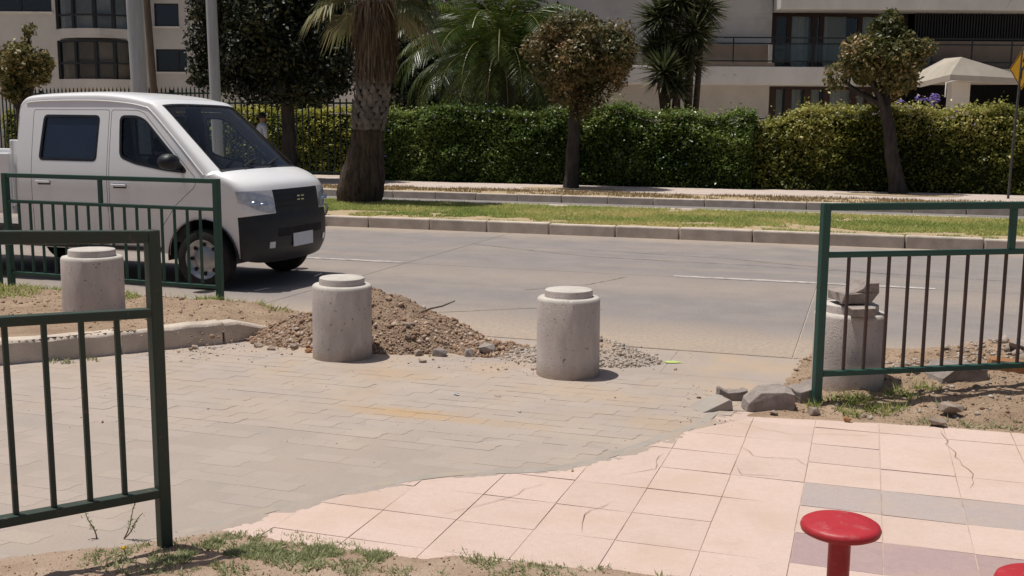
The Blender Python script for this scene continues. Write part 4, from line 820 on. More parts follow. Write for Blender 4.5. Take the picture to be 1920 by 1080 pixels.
# ---- palms
def fan_frond(V, Fc, T, o, yaw, pitch, L, nb=26, droop=.5, dead=False):
    d = Vector((math.cos(yaw) * math.cos(pitch), math.sin(yaw) * math.cos(pitch), math.sin(pitch))); side = Vector((-math.sin(yaw), math.cos(yaw), 0)); upn = d.cross(side) * -1
    pl = L * .55; hub = o + d * pl + Vector((0, 0, -.12 * pl)); b = len(V); w = .018
    V += [o - side * w, o + side * w, hub + side * w * .7, hub - side * w * .7]; Fc.append((b, b + 1, b + 2, b + 3)); T.append(.75)
    tt = random.random() * .5 + .2
    for k in range(nb):
        a = (k / (nb - 1) - .5) * 2.9; bl = L * .62 * (1 - .28 * abs(a) / 1.45) * random.uniform(.9, 1.08); e = d * math.cos(a) + side * math.sin(a)
        e = (e + upn * .15 * math.cos(a * 2)).normalized(); ww = .022 * L; sd = (side * math.cos(a) - d * math.sin(a))
        m_ = hub + e * bl * .6 + Vector((0, 0, -droop * bl * .12)); tip = hub + e * bl * .88 + Vector((0, 0, -droop * bl * random.uniform(.35, .7)))
        b = len(V); V += [hub, m_ - sd * ww, tip, m_ + sd * ww]; Fc.append((b, b + 1, b + 2, b + 3)); T.append(min(1, max(0, tt + random.uniform(-.2, .3))))
def fan_palm(label, base, lean, detail=True, crown_seed=2, grp='fan palms on the median'):
    t = empty('fan_palm', base); tag(t, label, 'palm tree', grp); rs = random.Random(crown_seed); state = random.getstate(); random.seed(crown_seed)
    def ax(z): return Vector((lean * min(1, z / 2.4) ** .9, 0, z))
    prof = [(0, .40), (.12, .44), (.35, .445), (.6, .40), (.85, .345), (1.1, .30), (1.3, .275), (1.45, .265), (2.2, .27), (3.6, .25)]
    seg = 28; v = []; f = []; zs = np.linspace(-.05, 3.6, 60)
    for i, z in enumerate(zs):
        rr = interp(max(z, 0), prof)
        for k in range(seg):
            a = 2 * math.pi * k / seg; q = rr * (1 + .13 * (fbm(math.cos(a) * 3 + 5, math.sin(a) * 3 + z * 2.2 + 9, 71) - .47) * 2 + .03 * rs.uniform(-1, 1)); p_ = ax(z) + Vector((math.cos(a) * q, math.sin(a) * q, 0)); v.append(tuple(p_))
    for i in range(len(zs) - 1):
        for k in range(seg): f.append((i * seg + k, i * seg + (k + 1) % seg, (i + 1) * seg + (k + 1) % seg, (i + 1) * seg + k))
    MB().add(v, f, True).build('trunk', MT['palmbark'], t)
    bw, bh = .15, .21                    # leaf base: a curved pointed scale
    sv = []; sf = []
    for j in range(4):
        for i in range(4):
            u1 = (i / 3 - .5) * 2; v1 = j / 3; wd = bw / 2 * (1 - .75 * v1 ** 1.5); sv.append((u1 * wd, -.012 - .05 * v1 - .03 * (1 - u1 * u1), v1 * bh))
    for j in range(3):
        for i in range(3): sf.append((j * 4 + i, j * 4 + i + 1, j * 4 + 5 + i, j * 4 + 4 + i))
    sm = bpy.data.meshes.new('leaf_base'); sm.from_pydata(sv, [], sf); sm.materials.append(MT['boot'])
    if detail:
        zz = 1.38; r_ = 0
        while zz < 2.45:
            for k in range(11):
                a = 2 * math.pi * (k + .5 * (r_ % 2)) / 11; p_ = ax(zz); rr = interp(zz, prof) - .005
                o = link('leaf_base', sm, t, (p_.x + math.cos(a) * rr, p_.y + math.sin(a) * rr, zz)); o.rotation_euler = (rs.uniform(-.12, .1), rs.uniform(-.35, .35), a + math.pi / 2); s_ = rs.uniform(.85, 1.15); o.scale = (s_ * 1.1, 1, s_)
            zz += .105; r_ += 1
    V = []; Fc = []; T = []                # hanging skirt of dead leaves
    for k in range(2200 if detail else 500):
        a = rs.uniform(0, 6.283); z0 = rs.uniform(2.7, 3.75); L_ = rs.uniform(.35, .95); p_ = ax(z0); rr = rs.uniform(.26, .36); rr2 = rr + rs.uniform(-.04, .17) * (z0 - 2.4)
        z1 = max(z0 - L_, 2.12 + rs.uniform(0, .25)); q = ax(z1); wv = rs.uniform(.006, .016); sd = Vector((-math.sin(a), math.cos(a), 0)); da = rs.uniform(-.18, .18)
        A = p_ + Vector((math.cos(a) * rr, math.sin(a) * rr, 0)); B = q + Vector((math.cos(a + da) * rr2, math.sin(a + da) * rr2, 0)); b = len(V)
        V += [A - sd * wv, A + sd * wv, B + sd * wv * .3, B - sd * wv * .3]; Fc.append((b, b + 1, b + 2, b + 3)); T.append(rs.random())
    link('dead_leaf_skirt', np_mesh('dead_leaf_skirt', [tuple(p_) for p_ in V], Fc, MT['dead'], tint=T), t)
    top = ax(3.85)
    for k in range(40):
        if detail and (k * 2.399 + .35) % 6.283 > 3.9 and (k * 2.399 + .35) % 6.283 < 5.5 and k < 24: continue
        V = []; Fc = []; T = []; el = -.42 + 1.75 * (k / 39) ** .9; fan_frond(V, Fc, T, top + Vector((0, 0, .25 * k / 39)), k * 2.399 + .35, el, rs.uniform(1.25, 1.55), droop=1.0 if el < .3 else .5)
        link('frond', np_mesh('frond', [tuple(p_) for p_ in V], Fc, MT['fan'], tint=T), t)
    random.setstate(state); return t
fan_palm('stout fan palm with a dead leaf skirt on the median', (-9.12, 18.3, .12), .38)
fan_palm('fan palm beyond the right frame edge, only leaf tips in view', (3.25, 17.4, .12), .1, False, 6)

def feather_palm(label, base, zc, n, L, seed):
    t = empty('feather_palm', base); tag(t, label, 'palm tree'); rs = random.Random(seed)
    MB().tube([(0, 0, -.05), (0, 0, .8), (.02, 0, 1.6), (.03, 0, zc)], [.42, .42, .46, .36], 16, jitter=.08).build('trunk', MT['stem'], t)
    for k in range(n):
        f_ = k / (n - 1); yaw = k * 2.399; el = -.15 + 1.35 * f_; Lk = L * rs.uniform(.85, 1.1); d0 = Vector((math.cos(yaw), math.sin(yaw), 0)); side = Vector((-math.sin(yaw), math.cos(yaw), 0))
        pts = []; p = Vector((.03, 0, zc - .05 + .3 * f_)); e = el; m = 16
        for i in range(m + 1):
            pts.append(p.copy()); e -= (1.75 + .35 * (1 - f_)) / m * (.4 + 1.2 * i / m); p = p + (d0 * math.cos(e) + Vector((0, 0, math.sin(e)))) * Lk / m
        V = []; Fc = []; T = []; tt = rs.uniform(.12, .55)
        for i in range(m):
            a, b_ = pts[i], pts[i + 1]; w = .022 * (1 - i / m) + .006; b = len(V); V += [a - side * w, a + side * w, b_ + side * w * .8, b_ - side * w * .8]; Fc.append((b, b + 1, b + 2, b + 3)); T.append(.85)
        nl = 46
        for i in range(nl):
            s_ = .12 + .88 * i / (nl - 1); q = s_ * m; j = min(int(q), m - 1); c = pts[j].lerp(pts[j + 1], q - j); tg = (pts[j + 1] - pts[j]).normalized(); nrm = side.cross(tg)
            ll = L * .19 * (math.sin(math.pi * min(1, s_ * .85 + .12)) ** .6) * rs.uniform(.85, 1.1)
            for sg in (-1, 1):
                dr = (side * sg * .85 + tg * .6 + nrm * rs.uniform(.05, .3) + Vector((0, 0, -.18))).normalized(); w = .021; wd = tg * w
                b = len(V); V += [c - wd, c + dr * ll * .55 + wd * .6 + Vector((0, 0, .01)), c + dr * ll + Vector((0, 0, -.06 * ll)), c + dr * ll * .5 - wd * 1.4]; Fc.append((b, b + 1, b + 2, b + 3)); T.append(min(1, max(0, tt + rs.uniform(-.15, .25))))
        link('frond', np_mesh('frond', [tuple(p_) for p_ in V], Fc, MT['frond'], tint=T), t)
    return t
feather_palm('broad feather palm rising behind the clipped hedge', (-10.0, 29.0, .14), 3.25, 74, 3.6, 4)

def yucca(label, base, heads, seed):
    t = empty('yucca', base); tag(t, label, 'yucca', 'yuccas beside the concrete building'); rs = random.Random(seed)
    for (hx, hy, hz, r_) in heads:
        MB().tube([(hx * .4, hy, -.05), (hx * .7, hy, hz * .5), (hx, hy, hz)], [.10, .085, .07], 10, jitter=.06).build('stem', MT['stem'], t)
        V = []; Fc = []; T = []
        for k in range(260):
            yaw = rs.uniform(0, 6.283); el = math.asin(rs.uniform(-.75, 1)); L_ = r_ * rs.uniform(.75, 1.08); d_ = Vector((math.cos(yaw) * math.cos(el), math.sin(yaw) * math.cos(el), math.sin(el))); sd = d_.cross(Vector((0, 0, 1)))
            sd = sd.normalized() if sd.length > .01 else Vector((1, 0, 0)); c = Vector((hx, hy, hz + rs.uniform(-.12, .12))); b = len(V); w = .034
            V += [c, c + d_ * L_ * .45 + sd * w, c + d_ * L_ + Vector((0, 0, -.06 * L_)), c + d_ * L_ * .45 - sd * w]; Fc.append((b, b + 1, b + 2, b + 3)); T.append(min(1, max(0, rs.gauss(.45, .25))))
        link('leaf_rosette', np_mesh('leaf_rosette', [tuple(p_) for p_ in V], Fc, MT['yucca'], tint=T), t)
yucca('short spiky yucca with one rosette just above the hedge', (-5.3, 29.4, .14), [(-.1, 0, 2.95, .88), (.22, .1, 2.6, .65)], 1)
yucca('tall yucca with several rosettes behind the bronze tree', (-4.9, 30.0, .14), [(.15, 0, 4.05, .95), (-.75, .1, 4.5, .95), (-.35, .1, 3.7, .85), (.4, .2, 4.7, .9), (-.9, .2, 3.6, .8), (.0, .3, 3.3, .8), (-.3, -.1, 4.9, .9)], 2)
# agapanthus heads over the right hedge
t = empty('agapanthus', (0.9, 28.3, .14)); tag(t, 'cluster of lilac flower heads above the right hedge', 'flowers')
for k in range(13):
    x, y, z = random.uniform(-.75, .8), random.uniform(-.2, .4), random.uniform(1.85, 2.25)
    MB().tube([(x * .8, y, 0), (x, y, z)], .012, 6).build('stalk', MT['stem'], t); P = rng.normal(0, 1, (60, 3)); P /= np.linalg.norm(P, axis=1)[:, None]
    leafcloud('flower_head', P * np.array([.11, .11, .085]) + np.array([x, y, z]), P, .05, MT['purple'], t, .6, wild=.4)['kind'] = 'stuff'
MB()
# weeds by the near railing
t = empty('dry_weed', (-2.70, 3.17, 0.0)); tag(t, 'two thin seeding weed stalks behind the nearest railing', 'weed')
for (x0_, y0_, x1_, y1_, h) in ((0, 0, -.035, -.01, .105), (.10, .03, .16, .05, .17), (.10, .03, .185, .04, .11)):
    pts = [Vector((x0_ + (x1_ - x0_) * s_ + .006 * math.sin(s_ * 6), y0_ + (y1_ - y0_) * s_, h * s_)) for s_ in np.linspace(0, 1, 7)]
    MB().tube(pts, [.0028 - .0016 * k / 6 for k in range(7)], 5).build('stalk', MT['wood'], t)
    P = []
    for k in range(34):
        s_ = random.uniform(.25, 1); i = min(int(s_ * 6), 5); c = pts[i].lerp(pts[i + 1], s_ * 6 - i); P.append((c.x + random.gauss(0, .007), c.y + random.gauss(0, .007), c.z + random.gauss(0, .003)))
    leafcloud('seed_leaf', np.array(P), np.tile([0, 0, 1.], (34, 1)), .013, MT['tuft'], t, .45)
t = empty('dandelion', (-2.40, 2.95, 0.04)); tag(t, 'small yellow flower in the dirt under the nearest railing', 'flower')
MB().tube([(0.02, -.02, -.02), (.008, 0, .02), (0, 0, .045)], .0015, 5).build('stalk', MT['stem'], t); P = rng.normal(0, 1, (40, 3)); P /= np.linalg.norm(P, axis=1)[:, None]; P[:, 2] = abs(P[:, 2])
leafcloud('flower_head', P * .007 + np.array([0, 0, .046]), P, .009, MT['petal'], t, .6, wild=.3)['kind'] = 'stuff'
for i, (x, y, lb) in enumerate(((-1.98, 5.72, 'crumpled white paper scrap right of the paving centre'), (-2.22, 5.68, 'smaller white paper scrap left of the paving centre'), (-2.42, 6.36, 'tiny white scrap in front of the gravel mound'))):
    v = [(random.uniform(-.03, .03), random.uniform(-.02, .02), random.uniform(.002, .014)) for k in range(9)]
    tag(MB().add(v, [(0, 1, 2), (2, 3, 4), (4, 5, 0), (5, 6, 7), (7, 8, 1), (0, 2, 4)]).build('paper_scrap', MT['litter'], None, loc=(x, y, 0)), lb, 'litter', 'paper scraps on the paving')

# ------------------------------------------------------------------ buildings (local frame: x to the right, y away, z up)
def sc(x, z, D, D0=38.0): return x * D / D0, EYE + (z - EYE) * D / D0
rb = empty('concrete_apartment_block', (0, 0, 0), YAW); tag(rb, 'low concrete apartment block with balcony and folded canopy behind the hedge', 'building')
def part(name, lo, hi, m, parent=None, bevel=0.0): return MB().box(lo, hi).build(name, m, parent or rb, bevel=bevel)
part('wall', (-5.6, 39.2, -0.1), (9.25, 44, 3.12), MT['wallg'])                      # ground floor
part('upper_wall', (-5.6, 39.0, 3.72), (9.2, 44, 12.0), MT['wallg'])
part('balcony_slab', (-5.6, 37.9, 3.11), (13.2, 39.6, 3.73), MT['wallw'], bevel=0.02)
part('spandrel', (9.24, 38.0, 5.70), (24, 39.3, 8.2), MT['wallw'], bevel=0.02)
part('roof_slab', (9.2, 39.3, 8.0), (24, 46, 12), MT['wallg'])
part('balcony_slab', (13.25, 37.9, 3.30), (24, 39.6, 3.70), MT['wallg'], bevel=0.02)
part('back_room', (9.3, 42.5, 0), (24, 42.7, 8.0), MT['dark']); part('room_ceiling', (9.3, 39.4, 5.8), (24, 42.6, 6.0), MT['dark']); part('room_floor', (9.3, 39.65, 3.5), (24, 42.6, 3.68), MT['panelb'])
# formwork marks and chips on the blank wall
for zz in (4.35, 4.95, 5.55, 6.15): part('board_mark', (4.0, 38.992, zz), (9.19, 38.999, zz + .012), MT['wallw'])
for (x, z) in ((6.85, 3.45), (7.35, 3.42), (7.75, 3.44), (6.7, 3.5)):
    MB().add([(x + random.uniform(-.1, .1), 37.895, z + random.uniform(-.06, .06)) for _ in range(3)] + [(x, 37.88, z)], [(0, 1, 3), (1, 2, 3), (2, 0, 3)]).build('chipped_spot', MT['wallg'], rb)
part('low_wall', (5.0, 38.35, 3.73), (8.95, 38.47, 4.50), MT['panelb']); part('wall_end', (8.955, 38.3, 3.73), (9.12, 39.0, 4.50), MT['wallw']); part('kerb_upstand', (-5.6, 37.95, 3.73), (9.1, 38.1, 3.86), MT['panelb'])
# balcony railing
for zz, nm in ((4.72, 'handrail'), (4.52, 'rail'), (3.92, 'lower_rail')): MB().bar((4.5, 37.98, zz), (20, 37.98, zz), .045, .045).build(nm, MT['framed'], rb)
for k in range(12): part('rail_post', (4.86 + 1.385 * k, 37.96, 3.73), (4.90 + 1.385 * k, 38.0, 4.72), MT['framed'])
for k in range(4): MB().box((9.1 + 1.38 * k, 37.995, 3.95), (10.44 + 1.38 * k, 38.003, 4.50)).build('railing_pane', MT['glass'], rb)
# upper windows
def glazing(x0, x1, z0, z1, D, xs, fm, gm, fw_=.12, curtains=(), cm=MT['curtain'], deep=.4):
    w = part('window', (x0, D - .05, z1 - .1), (x1, D + .05, z1), fm)
    for x in [x0] + list(xs) + [x1 - fw_]: MB().box((x, D - .06, z0), (x + fw_, D + .06, z1 - .1)).build('frame', fm, w)
    MB().box((x0 + .01, D - .05, z0), (x1 - .01, D + .05, z0 + .08)).build('sill', fm, w)
    edges = [x0] + list(xs) + [x1 - fw_]
    for a, b in zip(edges[:-1], edges[1:]): MB().box((a + fw_ + .004, D - .006, z0 + .085), (b - .004, D + .006, z1 - .105)).build('pane', gm, w)
    for (a, b) in curtains:
        n = int((b - a) / .035); v = []
        for k in range(n + 1):
            x = a + (b - a) * k / n; y = D + deep + .035 * math.sin(x * 40 + math.sin(x * 9) * 2); v += [(x, y, z0 + .02), (x, y, z1 - .03)]
        MB().add(v, [(2 * k, 2 * k + 2, 2 * k + 3, 2 * k + 1) for k in range(n)], True).build('curtain', cm, w)
    return w
glazing(9.30, 14.2, 3.73, 5.70, 39.5, [9.85, 10.75, 11.02, 12.4, 13.3], MT['frameb'], MT['glass'], .17, [(9.95, 10.75), (11.1, 11.45), (12.5, 13.1)])
part('wall_pier', (11.5, 40.2, 3.7), (12.2, 40.4, 5.75), MT['wallg'])
part('screen_wall', (14.25, 38.9, 3.7), (24, 39.0, 4.72), MT['panelb'])
for k in range(70): part('screen_slat', (14.3 + .1 * k, 39.02, 4.70), (14.35 + .1 * k, 39.07, 5.72), MT['framed'])
# ground floor windows
glazing(9.27, 13.0, 0.1, 3.10, 39.3, [9.84, 10.54, 11.22, 12.2], MT['frameb'], MT['glass'], .24, [(9.4, 9.85), (10.06, 10.55), (10.8, 11.2), (11.45, 12.95)])
part('pier', (13.02, 39.2, 0), (13.5, 39.8, 3.1), MT['wallg']); part('entrance_back', (13.5, 41.5, 0), (24, 41.7, 3.3), MT['dark']); part('entrance_wall', (21.0, 39.0, 0), (24, 41.5, 3.3), MT['wallg'])
MB().tube([(6.4, 38.7, 1.95), (9.4, 38.7, 1.95)], .02, 6).build('pipe', MT['framed'], rb)
# folded canopy on one broad column
cz = lambda x, z, D: (x * D / 34.0, D, EYE + (z - EYE) * D / 34.0)
A_ = cz(13.98, 3.84, 34.0); Fp = cz(13.66, 3.30, 33.6); Lp = cz(12.75, 3.06, 35.6); Rp = cz(16.3, 3.18, 34.0); BL = (13.6, 38.0, 3.30); BR = (17.8, 38.0, 3.45); AB = (15.0, 38.0, 4.05)
th = .17; top = [A_, Fp, Lp, Rp, BL, BR, AB]; v = top + [(p_[0], p_[1], p_[2] - th) for p_ in top]
f = [(0, 2, 1), (0, 1, 3), (0, 4, 2), (0, 6, 4), (0, 3, 5), (0, 5, 6)]; f += [tuple(7 + i for i in reversed(q)) for q in f[:2]] + [(9, 8, 10 , 12, 11)]
f += [(2, 9, 8, 1), (1, 8, 10, 3), (4, 11, 9, 2), (3, 10, 12, 5)]
cano = MB().add(v, f).build('canopy', MT['cream'], rb)
part('canopy_column', (14.02, 34.7, 0), (14.62, 35.1, 3.16), MT['wallw'], bevel=.02)
MB().tube([cz(13.98, 3.15, 33.7), cz(13.55, 3.05, 33.5), cz(13.55, 2.6, 33.5)], .022, 8).build('drain_pipe', MT['wallw'], cano)
MB().box(tuple(np.array(cz(14.02, 3.74, 34.6)) - .05), tuple(np.array(cz(14.02, 3.74, 34.6)) + np.array([.14, .1, .05]))).build('security_camera', MT['framed'], cano)

lb_ = empty('rendered_apartment_block', (0, 0, 0), YAW); tag(lb_, 'grey rendered apartment block with bowed dark windows at upper left', 'building')
def lp(name, lo, hi, m, parent=None): return MB().box(lo, hi).build(name, m, parent or lb_)
# facade pieces leave real openings for the windows
def wall_with_openings(name, x0, x1, z0, z1, D, th, ops, m):
    xs = sorted({x0, x1, *[o[0] for o in ops], *[o[1] for o in ops]}); zs = sorted({z0, z1, *[o[2] for o in ops], *[o[3] for o in ops]}); mb = MB()
    for a, b in zip(xs[:-1], xs[1:]):
        for c, d_ in zip(zs[:-1], zs[1:]):
            if any(a >= o[0] - 1e-6 and b <= o[1] + 1e-6 and c >= o[2] - 1e-6 and d_ <= o[3] + 1e-6 for o in ops): continue
            mb.box((a, D, c), (b, D + th, d_))
    return mb.build(name, m, lb_)
wall_with_openings('wall', -34, -16.65, 0, 14, 48.0, .3, [(-22.9, -20.25, 6.45, 8.2), (-20.1, -16.85, 5.7, 8.3), (-20.1, -16.85, 3.55, 5.22), (-26.5, -24, 3.6, 5.2), (-26.5, -24, 6.4, 8.2)], MT['wallg'])
wall_with_openings('side_wall', -16.65, -9.5, 0, 14, 49.0, .3, [(-16.1, -15.0, 5.95, 6.95), (-16.1, -14.7, 3.95, 4.95), (-16.1, -14.7, 8.0, 9.0), (-13, -11.5, 3.95, 4.95), (-13, -11.5, 5.95, 6.95)], MT['wallg'])
lp('party_wall', (-16.72, 47.98, 0), (-16.4, 49.0, 14), MT['wallw'])
lp('dark_rooms', (-34, 50.6, 0), (-9.6, 50.8, 13.9), MT['dark'])
def bowed_window(x0, x1, z0, z1, D, ms, zt, fill):
    w = empty('bowed_window'); w.parent = lb_
    def bow(x): u_ = (x - x0) / (x1 - x0); return D - .55 * math.sin(math.pi * u_) ** .8
    xs = [x0] + list(ms) + [x1]
    mb = MB(); n = 14
    for zz, zz2, nm, m in ((z0 - .40, z0, 'apron', MT['wallg']), (z1, z1 + .10, 'head', MT['framed'])):
        v = []
        for k in range(n + 1):
            x = x0 + (x1 - x0) * k / n; v += [(x, bow(x) - .03, zz), (x, bow(x) - .03, zz2), (x, D + .25, zz2), (x, D + .25, zz)]
        f = []
        for k in range(n):
            for c in range(4): f.append((4 * k + c, 4 * k + (c + 1) % 4, 4 * k + 4 + (c + 1) % 4, 4 * k + 4 + c))
        f += [(0, 1, 2, 3), (4 * n, 4 * n + 3, 4 * n + 2, 4 * n + 1)]
        MB().add(v, f).build(nm, m, w)
    for x in xs: MB().box((x - .05, bow(x) - .05, z0), (x + .05, bow(x) + .06, z1)).build('mullion', MT['framed'], w)
    for a, b in zip(xs[:-1], xs[1:]):
        for (za, zb) in ((z0, zt - .04), (zt + .04, z1)):
            MB().add([(a + .05, bow(a), za), (b - .05, bow(b), za), (b - .05, bow(b), zb), (a + .05, bow(a), zb)], [(0, 1, 2, 3)]).build('pane', MT['glass'], w)
        MB().bar((a, bow(a) - .01, zt), (b, bow(b) - .01, zt), .07, .08).build('transom', MT['framed'], w)
        if fill: MB().add([(a + .05, bow(a) + .25, z0), (b - .05, bow(b) + .25, z0), (b - .05, bow(b) + .25, z1), (a + .05, bow(a) + .25, z1)], [(0, 1, 2, 3)]).build('blind', fill, w)
bowed_window(-20.05, -16.9, 5.72, 8.0, 48.1, [-19.2, -18.25, -17.5], 6.30, MT['blind'])
bowed_window(-20.05, -16.9, 3.55, 5.15, 48.1, [-19.15, -18.25, -17.5], 4.24, MT['panelb'])
def plain_window(x0, x1, z0, z1, D, gm, xm=()):
    w = empty('window'); w.parent = lb_
    for (a, b, c, d_) in ((x0, x1, z0, z0 + .06), (x0, x1, z1 - .06, z1), (x0, x0 + .07, z0 + .06, z1 - .06), (x1 - .07, x1, z0 + .06, z1 - .06)): MB().box((a, D + .05, c), (b, D + .12, d_)).build('frame', MT['framed'], w)
    for m_ in xm: MB().box((m_ - .03, D + .05, z0 + .06), (m_ + .03, D + .12, z1 - .06)).build('mullion', MT['framed'], w)
    MB().box((x0 + .07, D + .08, z0 + .06), (x1 - .07, D + .09, z1 - .06)).build('pane', gm, w)
    MB().box((x0 - .05, D - .08, z0 - .08), (x1 + .05, D + .04, z0 - .005)).build('sill', MT['wallw'], w)
plain_window(-22.9, -20.25, 6.45, 8.2, 48, MT['glass'], (-21.6,)); plain_window(-26.5, -24, 3.6, 5.2, 48, MT['glass'], (-25.2,)); plain_window(-26.5, -24, 6.4, 8.2, 48, MT['glass'], (-25.2,))
plain_window(-16.1, -15.0, 5.95, 6.95, 49, MT['glass_skytint']); plain_window(-16.1, -14.7, 3.95, 4.95, 49, MT['glass_skytint'], (-15.1,)); plain_window(-16.1, -14.7, 8.0, 9.0, 49, MT['glass_skytint']); plain_window(-13, -11.5, 3.95, 4.95, 49, MT['glass']); plain_window(-13, -11.5, 5.95, 6.95, 49, MT['glass'])
gb = empty('garden_wall_house', (0, 0, 0), YAW); tag(gb, 'pale low house glimpsed behind the palms', 'building')
MB().box((-11.5, 46, 0), (-3, 50, 7.5)).build('wall', MT['wallw'], gb); MB().box((-11.9, 45.6, 7.5), (-2.6, 50.4, 7.8)).build('roof', MT['wallg'], gb)

# ------------------------------------------------------------------ metal fence, poles, sign
def fence(label, xa, xb, y, zt, step, spikes):
    t = empty('metal_fence', (xa, y, .14)); tag(t, label, 'fence', 'dark metal fences before the gardens'); L_ = xb - xa; h = zt - .14; n = int(L_ / step)
    for zz in (.12, h - .12): MB().bar((0, 0, zz), (L_, 0, zz), .03, .05).build('rail', MT['fence'], t)
    bar = MB().box((-.019, -.012, .05), (.019, .012, h)).mesh('bar', MT['fence']); sp = MB().add([(-.03, 0, h - .02), (0, -.012, h - .02), (.03, 0, h - .02), (0, .012, h - .02), (0, 0, h + .09)], [(0, 1, 4), (1, 2, 4), (2, 3, 4), (3, 0, 4)]).mesh('spike', MT['fence'])
    for k in range(n + 1):
        o = link('bar', bar, t, (k * step, 0, 0))
        if spikes: link('spike', sp, t, (k * step, 0, 0))
    for k in range(int(L_ / 2.4) + 1): MB().box((k * 2.4 - .03, .02, -.1), (k * 2.4 + .03, .08, h - .02)).build('post', MT['fence'], t)
fence('plain dark metal bar fence in front of the lime hedge', -18.4, -13.2, 27.4, 2.33, .20, False)
fence('taller spiked dark metal fence behind the pickup cab', -29.4, -18.45, 27.4, 2.62, .145, True)
def pole(name, label, base, top, r0_, r1_, m, collar=True):
    t = empty(name, base); tag(t, label, 'pole'); d_ = Vector(top) - Vector(base)
    MB().tube([d_ * k / 6 for k in range(7)], [r0_ + (r1_ - r0_) * k / 6 for k in range(7)], 20).build('shaft', m, t)
    if collar: MB().lathe([(r0_ * 1.9, -.02), (r0_ * 1.9, .05), (r0_ * 1.1, .07), (r0_ * 1.05, .3), (r0_ * .95, .32)], 20).build('base_collar', m, t)
pole('street_pole', 'thick pale grey street pole behind the pickup roof', (-12.92, 17, .12), (-13.12, 17, 9.2), .148, .135, MT['pole'])
pole('street_pole', 'thinner pale grey street pole seen through the pickup windscreen', (-11.30, 17, .12), (-11.42, 17, 8.6), .100, .092, MT['pole'])
pole('wooden_post', 'dark leaning wooden post just right of the thick pole', (-18.5, 25, .12), (-18.85, 25, 8), .10, .085, MT['wood'], False)
t = empty('warning_sign', (2.85, 24.75, .13)); tag(t, 'yellow diamond warning sign on a thin pole at the right edge', 'sign')
MB().tube([(0, 0, -.05), (.03, 0, 1.6), (.07, 0, 3.1)], .026, 12).build('pole', MT['darkpole'], t)
Ms = Matrix.Translation((.09, -.05, 2.72)) @ Matrix.Rotation(R(-62), 4, 'Z') @ Matrix.Rotation(R(45), 4, 'Y')
pl = MB().box((-.31, -.006, -.31), (.31, .006, .31), Ms).build('plate', MT['yellow'], t)
Mu = Matrix.Translation((.09, -.05, 2.72)) @ Matrix.Rotation(R(-62), 4, 'Z')
def stroke(a, b, w):
    a = Vector((a[0], 0, a[1])); b = Vector((b[0], 0, b[1])); d_ = (b - a).normalized(); n_ = Vector((-d_.z, 0, d_.x)) * w / 2
    MB().add([tuple(Mu @ (p_ + Vector((0, -.0095, 0)))) for p_ in (a - n_, b - n_, b + n_, a + n_)], [(0, 1, 2, 3)]).build('symbol', MT['ink'], pl)
stroke((-.02, -.22), (-.02, -.04), .05); stroke((-.03, -.05), (.07, .05), .05); stroke((.06, .04), (.06, .16), .05); stroke((.0, .13), (.06, .23), .05); stroke((.06, .23), (.12, .13), .05)
ed = .405
for (a, b) in (((0, ed), (ed, 0)), ((ed, 0), (0, -ed)), ((0, -ed), (-ed, 0)), ((-ed, 0), (0, ed))): stroke(a, b, .018)
h_ = [Vector(p_) for p_ in ((-8.35, 15.55, .30), (-8.24, 15.4, .26), (-8.16, 15.2, .2), (-8.10, 15.0, .13), (-8.08, 14.7, .05), (-8.2, 14.35, .02), (-8.5, 14.05, .015), (-9.0, 13.9, .015), (-9.8, 13.95, .015))]
tag(MB().tube(h_, .022, 8).build('garden_hose', MT['hose']), 'black hose hanging over the median kerb beside the pickup', 'hose')

